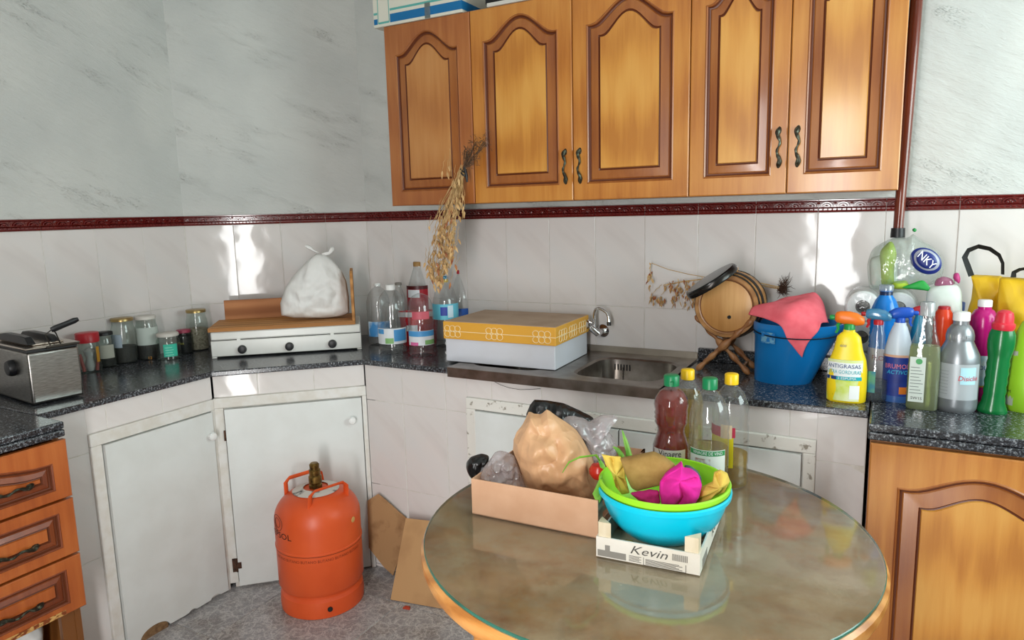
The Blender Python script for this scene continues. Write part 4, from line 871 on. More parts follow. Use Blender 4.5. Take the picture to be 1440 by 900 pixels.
#@@MARK2@@
# ================================================================ CLEANING BOTTLES ON THE RIGHT WORKTOP
def trigger(t, z, s, head, collar, nozzle, lever, ang=180, neck=.0):
    """spray head; ang turns the nozzle (180 = to the viewer's left)"""
    Mh = Matrix.Translation((neck, 0, z)) @ Matrix.Rotation(R(ang), 4, 'Z'); k = s
    cap(t, .0155 * k, z, z + .018 * k, collar, 'collar', True, (neck, 0))
    b = MB(); S = [(-.040, .008, .006, .026), (-.037, .013, .012, .027), (-.020, .016, .019, .031), (.0, .016, .021, .034), (.025, .014, .019, .036), (.036, .012, .016, .036), (.040, .008, .010, .036)]
    rings = []
    for x, hw, hh, zc in S: rings.append([Mh @ Vector((x * k, hw * math.cos(a) * k, (zc + hh * math.sin(a)) * k)) for a in [2 * math.pi * i / 16 for i in range(16)]])
    b.loft(rings).build('spray_head', head, t, ang=60)
    MB().lathe([(.0075 * k, 0), (.008 * k, .01 * k), (.006 * k, .014 * k)], 14, M4=Mh @ Matrix.Translation((.041 * k, 0, .035 * k)) @ Matrix.Rotation(R(90), 4, 'Y')).build('nozzle', nozzle, t)
    MB().tube([Mh @ Vector(p) * 1 for p in ((.024 * k, 0, .024 * k), (.032 * k, 0, .012 * k), (.030 * k, 0, 0), (.036 * k, 0, -.012 * k))], [.006 * k, .006 * k, .005 * k, .004 * k], 8, flat=.8).build('trigger', lever, t)
def rst(xc, yb, yt, wpx): return stand(xc, yb, yt, wpx, ZC)
ORANGE = C_('spray_orange', 'e8731c', .35); GREENP = C_('spray_green', '1e8f45', .35); YEL = C_('spray_yellow', 'f0d21c', .35); DBLU = C_('navy_print', '1c3f7a', .5); TEALP = C_('teal_print', '22a8b4', .5)
# 1 yellow degreaser spray
Cc, r, h = rst(1189, 569, 463, 50)
FLT = [(.92, 0), (1, .02), (1.02, .2), (1, .45), (.93, .58), (.74, .72), (.66, .82), (.60, .9), (.42, .95), (.30, .97), (.30, 1)]
t = profile_bottle('spray_bottle', 'yellow degreaser spray bottle with an orange trigger head', 'spray bottle', Cc, r, h, FLT, YEL, sy=.55, p=2.6)
LB = lambda z0, z1, a0, a1, m, lift=.001, nm='label_patch': wrap(t, nm, r * 1.02, h * z0, h * z1, a0, a1, m, sy=.58, lift=lift)
LB(.03, .60, -72, 48, C_('lime_label', 'c6d84a', .5, c2='e6ecc0', scale=18)); LB(.36, .56, -70, 46, C_('label_white', 'e8ecec', .5), .0016); LB(.32, .37, -70, -30, DBLU, .0022); LB(.32, .37, -30, 44, TEALP, .0022)
LB(.06, .25, 8, 38, C_('label_white2', 'eef0ee', .5), .0018); LB(.10, .24, -62, -40, C_('grease_brown', '4a3220', .6), .0018)
LT = lambda s, size, a, z, m, wd, sh=0: lettering(t, s, size, lambda x, y: Vector(((r * 1.02 + .003) * math.sin(R(a) + x / r), -(r * 1.02 + .003) * .58 * math.cos(R(a) + x / r), h * z + y)), m, wd, sh)
LT('ANTIGRASAS', .016, -12, .51, DBLU, r * 1.75); LT('EXTRA GORDURAS', .015, -12, .43, TEALP, r * 1.8); LT('2 ESPUMA', .009, 0, .345, C_('label_white', 'e8ecec'), r * .9); LT('eco', .014, -14, .80, DBLU, r * .3)
trigger(t, h, .95, ORANGE, GREENP, GREENP, GREENP, 180)
# 2 clear hourglass spray
Cc, r, h = rst(1229, 566, 456, 31); HG = [(.9, 0), (1, .02), (1, .2), (.92, .42), (.7, .58), (.62, .7), (.62, .86), (.4, .95), (.34, 1)]
t = profile_bottle('spray_bottle', 'empty clear waisted spray bottle with a blue and red trigger head', 'spray bottle', Cc, r, h, HG, PET, sy=.7)
liquid(t, r, h, HG, .28, thin('grey_liquid', 'c4cdd4', .04, .05, .15, 'b8c4cc'), .7); wrap(t, 'label_patch', r, h * .12, h * .4, -70, 0, C_('teal_leaf_label', '2f7f96', .5, c2='6fae62', scale=30), sy=.7)
trigger(t, h, .82, thin('blue_clear', '8fd0ea', .1, .15, .55, '5db4dc'), REDL, REDL, REDL, 180)
# 3 large blue bottle
Cc, r, h = rst(1238, 552, 402, 37); RIB = [(.86, 0), (1, .03), (1, .42)] + [(1 - .05 * (k % 2), .44 + .022 * k) for k in range(12)] + [(1, .72), (.97, .8), (.7, .9), (.42, .955), (.42, 1)]
t = profile_bottle('detergent_bottle', 'tall bright blue detergent bottle with a clear cap', 'bottle', Cc, r, h - .012, RIB, C_('bottle_blue', '1472c4', .2, c2='1a80d2', scale=3))
cap(t, r * .44, h - .03, h - .014, C_('navy_neck', '12264a', .3), 'neck_ring'); cap(t, r * .5, h - .014, h + .004, thin('clear_cap', 'e6ecf2', .1, .1, .35, 'd4dce4'), 'cap')
wrap(t, 'paper_label', r, h * .04, h * .42, -88, 88, C_('pinkish_label', 'dfd5da', .5)); lettering(t, 'FLOTA', .02, cyl(r, 0, h * .33, 1, .0014), C_('red_print', 'b8465a', .5), r * 1.5)
# 4 white spray with blue label
Cc, r, h = rst(1259, 566.5, 453, 36); SLP = [(.94, 0), (1, .02), (1, .56), (.95, .66), (.72, .84), (.5, .95), (.42, .97), (.42, 1)]
t = profile_bottle('spray_bottle', 'milky white spray bottle with royal blue trigger and dark blue label', 'spray bottle', Cc, r, h, SLP, C_('milky_plastic', 'cdd6e2', .35, c2='c2cedd', scale=3), sy=.8)
BLB = C_('deep_blue_label', '1a2f82', .45, c2='24409c', scale=20)
wrap(t, 'label', r, h * .08, h * .60, -80, 72, BLB, sy=.8); wrap(t, 'label_edge', r, h * .575, h * .605, -80, 72, C_('peach_edge', 'd8a890', .5), sy=.8, lift=.0012); wrap(t, 'base_tint', r, h * .0, h * .08, -88, 88, C_('blue_tint', '3a63a8', .3), sy=.8, lift=.0004)
lettering(t, 'BRUMOL', .019, cyl(r, -.05, h * .46, .8, .002), C_('pink_print', 'e07a8c', .5), r * 1.7); lettering(t, 'ACTIVO', .016, cyl(r, .0, h * .385, .8, .002), C_('cyan_print', '3fb8e0', .5), r * 1.45, .2); wrap(t, 'label_flame', r, h * .11, h * .2, 10, 60, C_('flame_print', 'd87828', .5), sy=.8, lift=.0014)
trigger(t, h, .8, C_('royal_blue', '1c50b4', .35), MATS['royal_blue'], MATS['royal_blue'], MATS['royal_blue'], 8)
# 5 teal bottle with red trigger behind
Cc, r, h = rst(1285, 553, 442, 22); t = profile_bottle('spray_bottle', 'teal bottle with a small red trigger top behind the pale green bottle', 'spray bottle', Cc, r, h, SLP, C_('teal_plastic', '1f86a8', .3)); trigger(t, h - .004, .55, REDL, REDL, REDL, REDL, 10)
# 6 pale green clear bottle
Cc, r, h = rst(1295, 579, 424, 40); SQ = [(.92, 0), (1, .02), (1, .42), (.93, .58), (.62, .72), (.50, .84), (.46, .875), (.34, .88), (.34, 1)]
t = profile_bottle('soap_bottle', 'flat-sided clear bottle of pale green liquid with a clear cap', 'bottle', Cc, r, h, SQ, PET, sy=.62, p=4); liquid(t, r, h, SQ, .60, thin('pale_green_liquid', 'd8e0a8', .03, .05, .42, 'c3cc98'), .62, 4)
cap(t, r * .46, h * .875, h * 1.0, thin('frost_cap', 'eef0f0', .1, .2, .55, 'd8dcde'), 'cap'); b = MB().box(-r * .85, r * .1, -r * .62 - .0016, -r * .62 - .0010, h * .08, h * .5); b.build('paper_label', C_('ingredient_label', 'ccd4cc', .6), t, smooth=False)
pl = MB()
for i in range(9): pl.box(-r * .78, r * (.0 - .12 * (i % 3)), -r * .62 - .0021, -r * .62 - .0016, h * (.16 + .03 * i), h * (.166 + .03 * i))
pl.build('print_line', C_('grey_print', '77807c', .6), t, smooth=False); lettering(t, '5W1S', .011, lambda x, y: Vector((-r * .35 + x, -r * .62 - .0024, h * .115 + y)), BLACKR)
MB().lathe([(.008, 0), (.008, .0006)], 16, M4=Matrix.Translation((-r * .3, -r * .62 - .0017, h * .46)) @ RX).build('leaf_print', GREENP, t)
# 7 red bottle
Cc, r, h = rst(1319, 556, 432, 25); t = profile_bottle('detergent_bottle', 'orange-red ribbed bottle standing behind the silver bottle', 'bottle', Cc, r, h, [(.86, 0), (1, .03), (1, .5)] + [(1 - .09 * (k % 2), .52 + .033 * k) for k in range(10)] + [(1, .86), (.9, .93), (.6, .98), (.5, 1)], C_('bottle_red', 'e0421f', .25)); wrap(t, 'paper_label', r, h * .1, h * .5, -85, 85, C_('green_red_label', '6f8a5c', .5, c2='b03a2c', scale=20)); cap(t, r * .6, h - .012, h + .004, REDL)
# 8 dark bottle, blue cap
Cc, r, h = rst(1338, 540, 424, 24); t = profile_bottle('detergent_bottle', 'dark bottle with a navy blue cap behind the silver bottle', 'bottle', Cc, r, h - .02, BOT[:12] + [(.74, .88), (.66, .94), (.66, 1)], C_('black_bottle', '101216', .25)); cap(t, r * .76, h - .026, h, C_('navy_cap', '173f86', .3))
# 9 silver bottle
Cc, r, h = rst(1342, 581, 438, 52); SIL = [(.88, 0), (.98, .03), (1, .07), (1, .52), (.95, .60), (.72, .70), (.64, .735), (.63, .75), (.66, .752), (.66, .80), (.60, .85), (.46, .895), (.36, .91), (.36, 1)]
t = profile_bottle('detergent_bottle', 'fat silver grey detergent bottle with a white cap', 'bottle', Cc, r, h - .01, SIL, C_('silver_plastic', '8e9296', .32, metal=.55), n=36); cap(t, r * .40, h * .915, h, WPLAST)
wrap(t, 'paper_label', r, h * .14, h * .50, -75, 70, C_('silver_label', 'aeb4b8', .4, metal=.2)); wrap(t, 'cyan_badge', r, h * .30, h * .47, 8, 52, C_('cyan_badge', 'a9d3de', .5), lift=.0013); lettering(t, 'Disiclin', .019, cyl(r, R(30), h * .36, 1, .0022), C_('badge_red', 'c83040', .5), r * .95, .15)
pl = MB()
for i in range(8): wrap(t, 'print_line', r, h * (.19 + .033 * i), h * (.194 + .033 * i), -58, -22, C_('dim_print', '8a9094', .5), lift=.0012)
lettering(t, 'HIPER', .013, cyl(r * .66, 0, h * .76, 1, .001), C_('silver_bright', 'd2d6da', .2, metal=.6), r * 1.0)
# 10 magenta bottle
Cc, r, h = rst(1374, 566, 421, 33); t = profile_bottle('detergent_bottle', 'magenta ribbed cleaner bottle with a white cap beside the silver bottle', 'bottle', Cc, r, h - .01, [(.5, 0), (.62, .05), (.66, .12), (.66, .46)] + [(.66 + .03 * k + .05 * (k % 2), .47 + .03 * k) for k in range(10)] + [(1, .80), (.97, .87), (.7, .93), (.5, .945), (.5, 1)], C_('bottle_magenta', 'b0146e', .22)); cap(t, r * .52, h * .935, h, WPLAST)
wrap(t, 'paper_label', r * .66, h * .15, h * .46, -80, 80, C_('blue_white_label', '9cc4d8', .5, c2='e2e6ea', scale=22)); lettering(t, 'ASOL', .017, cyl(r * .66, -.1, h * .34, 1, .0014), C_('ink_blue', '1c3f9c', .5), r * 1.1); wrap(t, 'gold_band', r * .66, h * .15, h * .165, -80, 80, C_('gold_band', 'c9a13c', .4), lift=.0012)
# 11 green bottle with red cap, leaning a little
Cc, r, h = rst(1394, 583, 456, 31); GG = [(1.12, 0), (1.2, .02), (1.14, .05), (.92, .12)] + [(.90 - .07 * (k % 2), .16 + .05 * k) for k in range(10)] + [(.92, .68), (1.02, .74), (1.05, .82), (1, .9), (.78, .97), (.7, 1)]
t = profile_bottle('toilet_cleaner_bottle', 'dark green toilet cleaner bottle with a domed red cap', 'bottle', Cc, r, h, GG, C_('bottle_green', '0c6b34', .2), sy=.8); MB().lathe([(.80 * r, -.012), (.9 * r, -.004), (.88 * r, .004), (.72 * r, .008), (.70 * r, .022), (.6 * r, .034), (.3 * r, .04)], 26, c=(0, 0, h)).build('cap', C_('cap_red', 'cf2a3c', .35), t)
t.rotation_euler.y = R(2.5)
# 12 white-label bottle between
Cc, r, h = rst(1384, 548, 480, 22); t = profile_bottle('detergent_bottle', 'white bottle with yellow-edged label squeezed behind the green bottle', 'bottle', Cc, r, h, SLP, WPLAST); wrap(t, 'paper_label', r, h * .1, h * .62, -80, 80, C_('cream_label', 'd9d7b8', .5)); lettering(t, 'WC', .03, cyl(r, .35, h * .5, 1, .0014), BLACKR, r * .9); cap(t, r * .44, h - .01, h + .008, WLID)
# 13 lime bottle at the edge
Cc, r, h = rst(1442, 583, 440, 54); t = profile_bottle('detergent_bottle', 'lime green cleaner bottle with a long white label next to the yellow bags', 'bottle', Cc, r, h, [(.92, 0), (1, .03), (1, .3), (.94, .55), (.8, .75), (.5, .9), (.3, .96), (.3, 1)], C_('bottle_lime', '9ccf30', .25), sy=.7); wrap(t, 'paper_label', r, h * .06, h * .62, -85, -35, C_('grey_label', 'b9bfae', .5), sy=.7, r1=r * .9); cap(t, r * .34, h - .016, h + .006, GREENP); lettering(t, '9PM', .012, cyl(r, -.95, h * .2, .7, .0014), BLACKR)

# paper rolls and film packs behind ----------------------------------------------
YR = -.145; ROLLW = C_('paper_white', 'eceeec', .9, c2='e0e4e4', scale=200, stretch=(1, 1, 1), bmp=.2); CORE = C_('core_card', '55504a', .9)
c1_ = onY(1213, 436, YR); rr_ = .0485
pk_ = thing('paper_roll_pack', 'pack of white paper rolls in clear film behind the cleaning bottles', 'paper rolls', (c1_.x, YR, ZC))
for row in (0, 1, 2):
    for k in range(2):
        zc = rr_ + row * rr_ * 2.0; xk = k * rr_ * 2.02
        MB().lathe([(.02, 0), (rr_ - .004, 0), (rr_, .004), (rr_, .106), (rr_ - .004, .11), (.02, .11)], 30, M4=Matrix.Translation((xk, 0, zc)) @ RY, cap0=False, cap1=False).build('roll', ROLLW, pk_)
        MB().lathe([(.021, -.0006), (.018, -.0006), (.018, .11)], 20, M4=Matrix.Translation((xk, 0, zc)) @ RY, cap0=False, cap1=False).build('core', CORE, pk_)
rngs = []
for y, g_ in ((-.012, .92), (-.008, 1.02), (.02, 1.045), (.1, 1.045), (.118, 1.0)):
    P = []
    for x, z in rrect(-rr_ - .004, rr_ * 5.04 + .004, -rr_, rr_ * 3 + .004, .05, 0, 5) if False else [(q[0], q[1]) for q in rrect(-rr_, rr_ * 3.02, 0, rr_ * 6, .045, 0, 5)]:
        P.append((rr_ + (x - rr_) * g_, y, max(.001, rr_ * 3 + (z - rr_ * 3) * g_)))
    rngs.append(P)
MB().loft(rngs).build('film', thin('roll_film', 'ffffff', .02, .08, .12, 'f6fafa', .8, 30), pk_)
# sponge bag on top
ZR = ZC + rr_ * 4.2 + .004
P0 = onY(1268, 372, YR + .03)
sb_ = pillow('sponge_pack', [(1222, 407), (1219, 372), (1226, 350), (1248, 337), (1262, 333), (1278, 336), (1284, 326), (1290, 335), (1310, 345), (1326, 362), (1328, 380), (1322, 396), (1300, 404), (1262, 408)], P0, thin('pack_film', 'f4f8f6', .10, .06, .20, 'e6ece8', 1.2, 45), .045, .045, crease=.007, cscale=25, seed=5)
tag(sb_, 'clear bag of green and white scouring pads with a dark blue oval logo', 'bag')
loc0 = sb_.location.copy()
def inpack(name, outline, off, mat, bulge=.012, cr=.002, rings=6, n=32, sharp=False): o = pillow(name, outline, P0 + hdir(P0) * off, mat, bulge, rings=rings, n=n, crease=cr, sharp=sharp); o.parent = sb_; o.location = o.location - loc0; return o
inpack('white_pad', [(1224, 404), (1222, 362), (1240, 358), (1262, 360), (1262, 405)], .0, C_('pad_white', 'dfe8e0', .8), .022)
inpack('lime_pad', [(1238, 402), (1237, 352), (1254, 336), (1262, 356), (1257, 378), (1258, 403)], -.014, C_('pad_lime', 'a9c63c', .8), .020)
inpack('lime_strip', [(1252, 406), (1254, 396), (1275, 394), (1282, 407)], -.022, MATS['pad_lime'], .014)
inpack('green_leaf_print', [(1266, 405), (1284, 398), (1298, 393), (1305, 400), (1312, 410), (1296, 408)], -.040, C_('leaf_green', '1f9a3c', .5), .006)
inpack('green_tip', [(1282, 323), (1286, 320), (1290, 323), (1287, 327), (1284, 326)], -.0, GREENP, .006, rings=4, n=14)
ov_ = [(1302 + 24 * math.cos(a) * math.cos(.45) - 18 * math.sin(a) * math.sin(.45), 367 + 24 * math.cos(a) * math.sin(.45) + 18 * math.sin(a) * math.cos(.45)) for a in [2 * math.pi * k / 30 for k in range(30)]]
sc_ = lambda f: [(1303 + (x - 1302) * f, 366 + (y - 367) * f) for x, y in ov_]
inpack('blue_oval', ov_, -.040, C_('oval_navy', '1c2c78', .4), .010, .001); inpack('grey_oval_ring', sc_(.82), -.0455, C_('oval_grey', 'a4a8b4', .4), .009, .0005); inpack('blue_oval', sc_(.70), -.049, MATS['oval_navy'], .008, .0003)
pq = P0 + hdir(P0) * -.074; bx_, by_ = (CR * math.cos(.75) - CU * math.sin(.75)), (CR * math.sin(.75) + CU * math.cos(.75)); pc_ = onP(1303, 366, pq, hdir(pq))
lettering(sb_, 'NKY', .034, lambda x, y: pc_ + bx_ * x + by_ * y - loc0, C_('logo_white', 'eceef2', .5), .058)
# white wrapped pack at right
P1 = onY(1326, 440, YR - .01); kp = pillow('napkin_pack', [(1303, 500), (1302, 415), (1306, 403), (1330, 398), (1348, 400), (1353, 412), (1353, 500)], P1, C_('napkin_white', 'd9e2da', .6, c2='e4eae4', scale=8), .035, .04, crease=.004, cscale=20, seed=8, pw=.35); tag(kp, 'white wrapped napkin pack with a pink top beside the yellow bag', 'pack')
for L, mt in (([(1313, 403), (1316, 392), (1326, 388), (1340, 392), (1343, 403)], thin('pink_film', 'e6b0c8', .08, .1, .6, 'd08aac')), ([(1340, 392), (1341, 384), (1348, 383), (1351, 392), (1349, 400)], C_('magenta_bit', 'b83a7a', .5))):
    k = pillow('pink_top', L, P1, mt, .012, rings=5, n=24, crease=.002); k.parent = kp; k.location = k.location - kp.location
# yellow shopping bags
YBG = crumple('bag_yellow', 'e0b410', .5, 9, .5, .02)
def tote(name, outline, Pp, label, seed, straps):
    o = pillow(name, outline, Pp, YBG, .04, .04, crease=.014, cscale=12, seed=seed, pw=.4, sharp=True, n=90, rings=20); tag(o, label, 'bag')
    for S in straps:
        P = [onP(x, y, Pp + hdir(Pp) * d, hdir(Pp)) - o.location for x, y, d in S]; MB().tube(P, [.011] * len(P), 8, flat=.12).build('strap', BLACKR, o)
    return o
Pt = onY(1385, 450, -.12); Pt2 = onY(1425, 470, -.19)
tote('shopping_bag', [(1356, 500), (1358, 445), (1366, 420), (1368, 400), (1365, 386), (1390, 387), (1410, 388), (1412, 410), (1420, 500)], Pt, 'yellow fabric shopping bag with a tall black strap loop behind the magenta bottle', 3, [[(1366, 388, -.01), (1361, 374, -.01), (1356.5, 362, -.01), (1362, 352, -.005), (1376, 346.5, 0), (1392, 350, 0), (1405, 359, -.005), (1410, 370, -.01), (1410, 386, -.01)]])
tote('shopping_bag', [(1398, 559), (1399, 480), (1402, 425), (1406, 389), (1425, 390), (1450, 392), (1470, 410), (1475, 480), (1472, 559)], Pt2, 'yellow fabric shopping bag with crumpled sides behind the lime green bottle', 6, [[(1425, 390, -.01), (1426, 383, -.01), (1434, 379, -.01), (1446, 377, -.01), (1456, 382, -.01), (1458, 392, -.01)]])
# brown pipe
a, b_ = onY(1263, 322, -.10), onY(1291.5, -60, -.10); pp = thing('brown_pipe', 'vertical copper-brown pipe with a dark end collar beside the wall cabinet', 'pipe', a)
q = Vector((b_.x - a.x, 0, 0)); top_ = Vector((.022, 0, 2.61 - a.z))
MB().tube([Vector((0, 0, 0)), top_ * .3, top_ * .6, top_], [.0145, .0165, .0172, .0178], 18).build('tube', C_('copper_brown', '7a3018', .25, c2='5a2010', scale=12, stretch=(1, 1, .3), coat=.5), pp)
MB().tube([Vector((0, 0, -.026)), Vector((0, 0, .003))], [.0205, .0195], 18).build('collar', BLACKP, pp)
for f in (.35, .75): MB().box(-.006, .006, .0, .098, -.004, .004, M4=Matrix.Translation(top_ * f)).build('bracket', C_('bracket_brown', '4a2416', .5), pp, smooth=False)

# ================================================================ boxes on the wall cabinets
zt_ = UZ1 + .0008
a = onZ(525.5, 36.5, zt_); b_ = onZ(649, 17.5, zt_); yq = YU - .004; a = onY(525.5, 36.5, yq); b_ = onY(649.5, 17, yq)
wbx_ = thing('carton', 'white carton with a blue stripe on top of the wall cabinets', 'box', (a.x, yq, zt_))
W_ = b_.x - a.x; MB().box(0, W_, 0, .30, 0, .19).build('body', C_('carton_white', 'd6d4c6', .6), wbx_, smooth=False, bev=.002)
CB = C_('carton_blue', '0f69a0', .5); CT = C_('carton_teal', '5aa7a0', .5)
MB().box(W_ * .20, W_, -.0006, 0, .010, .040).box(0.003, W_ * .05, -.0006, 0, .010, .030).box(W_, W_ + .0006, 0, .3, .010, .040).build('blue_stripe', CB, wbx_, smooth=False)
MB().box(W_ * .20, W_ * .97, -.0006, 0, .052, .060).box(0.003, W_ * .05, -.0006, 0, .045, .053).box(W_ * .055, W_ * .062, -.0006, 0, .012, .19).box(W_ * .185, W_ * .192, -.0006, 0, .012, .19).box(W_ * .062, W_ * .185, -.0006, 0, .010, .017).build('teal_stripe', CT, wbx_, smooth=False)
MB().box(W_ * .60, W_ * .66, -.001, 0, .0, .055).build('tape', thin('tape_clear', 'd0d4d0', .1, .2, .35, 'a8b4b4'), wbx_, smooth=False)
lettering(wbx_, 'Turr', .05, lambda x, y: Vector((W_ * .62 + x, -.0010, .092 + y)), C_('carton_ink', '2c3552', .6), .10)
a2 = onY(664, 14, YU + .02); bb_ = thing('carton', 'black box with a white tray edge on top of the wall cabinets', 'box', (.72, YU + .005, zt_))
MB().box(0, .30, 0, .26, .012, .12).build('body', BLACKP, bb_, smooth=False, bev=.002); MB().box(.012, .31, -.01, .26, 0, .012).build('tray_edge', C_('tray_white', 'c9c6be', .6), bb_, smooth=False)

# ================================================================ GAS BOTTLE
Cc, r, h = stand(457, 868, 690, 119, 0.0); r = .156; Cc = Vector((Cc.x, Cc.y, 0)); gz = .0
gas = thing('gas_cylinder', 'orange butane gas cylinder on the floor in front of the corner cupboard', 'gas cylinder', Cc, face_cam(Cc))
ht = onP(447, 684, Cc, hdir(Cc)).z          # top of dome
vt = onP(447, 650, Cc, hdir(Cc)).z
ORG = C_('cylinder_orange', 'dc5a2a', .38, c2='cf4f22', scale=5)
MB().lathe([(r * .93, 0), (r * .97, .002), (r * .985, .03), (r * .965, .062), (r * .9, .072), (r * .9, .10)], 48, cap0=False, cap1=False).build('foot_ring', ORG, gas)
BT = [(r * .5, .075), (r * .93, .082), (r, .10), (r, ht * .545), (r * 1.014, ht * .55), (r * 1.014, ht * .562), (r, ht * .567), (r, ht * .76)]
for k in range(1, 11): a = k / 10 * math.pi / 2; BT.append((r * (.26 + .74 * math.cos(a)), ht * .76 + ht * .235 * math.sin(a)))
MB().lathe(BT, 48).build('body', ORG, gas, ang=40)
MB().lathe([(r * 1.016, ht * .545), (r * 1.017, ht * .549)], 48, cap0=False, cap1=False).build('weld_seam', C_('grimy_seam', '6a2a14', .7), gas)
MB().lathe([(.009, 0), (.009, .004)], 16, M4=Matrix.Translation((.02, -r * .975, .036)) @ RX).build('vent_hole', BLACKR, gas)
for sgn, rot in ((1, R(28)), (-1, R(28))):
    Mh = Matrix.Rotation(rot, 4, 'Z'); P = [Vector((x, -sgn * y, z)) for x, y, z in ((-.075, .085, ht * .92), (-.072, .092, ht + .012), (-.055, .095, ht + .026), (.055, .095, ht + .026), (.072, .092, ht + .012), (.075, .085, ht * .92))]
    MB().tube([Mh @ p for p in P], [.011] * 6, 8, flat=.35).build('handle', ORG, gas)
BRASS = C_('old_brass', '8a6c38', .4, metal=.9, c2='4f3c1e', scale=60)
MB().lathe([(.024, ht - .012), (.024, ht + .010), (.019, ht + .014), (.024, ht + .02), (.024, ht + (vt - ht) * .45), (.020, ht + (vt - ht) * .5), (.021, ht + (vt - ht) * .72), (.017, ht + (vt - ht) * .76), (.018, vt - .006), (.013, vt)], 20).build('valve', BRASS, gas)
MB().lathe([(.045, ht + .002), (.085, ht - .008)], 40, cap0=False, cap1=False).build('paper_collar', C_('collar_paper', 'cfc8c0', .7, c2='4a4644', scale=14, lo=.55, hi=.62), gas)
BLK = C_('cylinder_ink', '2a1610', .7)
lettering(gas, 'REPSOL', .032, cyl(r, R(-62), ht * .70, 1, .001), BLK, .13)
lg = MB(); 
for k in range(2): lg.tube([cyl(r, R(-64), ht * .80, 1, .0006)(math.cos(a) * (.030 - .012 * k), math.sin(a) * (.030 - .012 * k)) for a in [2 * math.pi * q / 24 for q in range(25)]], .0008, 4)
lg.build('logo', BLK, gas)
lettering(gas, 'BUTANO BUTANO BUTANO BUTANO BUTANO BUTANO', .015, cyl(r, R(-5), ht * .505, 1, .001), C_('faded_stamp', '8f3517', .7), .36)
MB().lathe([(.011, 0), (.009, .0015)], 12, M4=Matrix.Rotation(R(52), 4, 'Z') @ Matrix.Translation((0, -r, ht * .76)) @ RX).build('scuff', C_('paint_scuff', 'c99a5a', .8), gas)

# ================================================================ floor cardboard and scraps
def board(name, outline, P, n, label, mat=CARDF, th=.004):
    n = n.normalized(); pts = [onP(x, y, P, n) for x, y in outline]; zb = min(p.z for p in pts); base = Vector((sum(p.x for p in pts) / len(pts), sum(p.y for p in pts) / len(pts), max(0, zb)))
    b = MB(); k = len(pts); vs = [p - base - n * th / 2 for p in pts] + [p - base + n * th / 2 for p in pts]
    for v in vs: v.z = max(v.z, .0006 - base.z)
    b.add(vs, [tuple(range(k)), tuple(range(2 * k - 1, k - 1, -1))] + [(i, (i + 1) % k, k + (i + 1) % k, k + i) for i in range(k)])
    o = b.build(name, mat, smooth=False, loc=base); return tag(o, label, 'cardboard')
CARD2 = C_('stained_cardboard', 'a9835a', .85, c2='8a6542', scale=11, lo=.52, hi=.66)
board('cardboard_sheet', [(517, 704), (532, 694.5), (546, 706), (560, 719), (571, 728), (566, 770), (553, 809), (540, 797), (519, 770)], Vector((.3, -.510, .15)), Vector((0.12, -1, .10)), 'torn grey-brown cardboard leaning on the tiled base behind the gas cylinder', CARD2)
pA, pB = onZ(549.5, 844, .001), onZ(628, 857, .001); pT = onY(571, 729, -.535); nB = (pB - pA).cross(pT - pA)
board('cardboard_sheet', [(549.5, 843), (571, 728.5), (610, 733), (650, 739), (665, 864), (628, 857)], pA, nB, 'light brown cardboard sheet leaning on the tiled base beside the round table')
o = MB().add([(0, 0, .0), (.03, .004, 0), (.022, .02, 0), (.004, .014, 0), (.002, .002, .006), (.028, .006, .007), (.02, .018, .005), (.006, .012, .008)], [(3, 2, 1, 0), (4, 5, 6, 7), (0, 1, 5, 4), (1, 2, 6, 5), (2, 3, 7, 6), (3, 0, 4, 7)]).build('food_scrap', C_('scrap_red', 'a83a22', .6), smooth=False, loc=onZ(566, 856, .0005)); tag(o, 'small red scrap lying on the floor by the cardboard', 'scrap')
Pg = Vector((-.09, -1.60, .10)); o = pillow('plastic_bag', c2([(60, 890), (100, 840), (150, 810), (210, 800), (265, 820), (280, 850), (275, 1000), (270, 1240), (60, 1240)], 0, 700, 4.5), Vector((-.22, -1.63, .15)), BAGW, .05, .05, crease=.012, cscale=25, seed=4); o.location.z = max(o.location.z, .037); tag(o, 'crumpled white plastic bag inside the open space under the drawers', 'bag')
wv = [onY(x, y, YF - .008) for x, y in ((694, 536), (703, 541), (716, 545.5), (732, 548), (748, 547.5), (760, 546.5))]
o = MB().tube([p - wv[0] for p in wv], .0008, 5).build('thin_wire', BLACKR, loc=wv[0]); tag(o, 'thin dark wire hanging below the sink edge', 'wire')
#@@MARK3@@
# ================================================================ ROUND TABLE
TZ = .75; TC = Vector((1.5692, -1.1698, 0)); TR = .476
TWOOD = wood('table_rim_wood', 'b06f30', 'c98742', 'd99a55', .4, .3, 1, 0, .3)
tb_ = thing('round_table', 'round wooden table on turned legs in front of the sink', 'table', TC)
MB().lathe([(TR * .97, TZ - .046), (TR + .002, TZ - .042), (TR + .006, TZ - .030), (TR + .006, TZ - .014), (TR, TZ - .0072)], 96, cap1=False).build('table_edge', TWOOD, tb_)
MB().lathe([(TR, TZ - .0072), (TR * .5, TZ - .0070), (.02, TZ - .0070)], 96, cap0=False).build('table_top', TABLEM, tb_)
MB().lathe([(TR * .78, TZ - .11), (TR * .78, TZ - .046)], 64, cap0=False, cap1=False).build('apron', TWOOD, tb_)
for k in range(4):
    a = R(35 + 90 * k); c = (math.cos(a) * TR * .74, math.sin(a) * TR * .74, 0)
    MB().lathe([(.018, 0), (.022, .02), (.02, .2), (.027, .24), (.021, .28), (.026, .55), (.03, TZ - .13), (.03, TZ - .048)], 16, c=c).build('leg', TWOOD, tb_)
gl = thing('glass_table_top', 'dusty round sheet of clear glass lying on the table', 'glass top', (TC.x, TC.y, TZ - .0066))
MB().lathe([(TR - .0015, .0066), (TR * .5, .0066), (.01, .0066)], 96, cap0=False).build('sheet', DGLASS, gl)
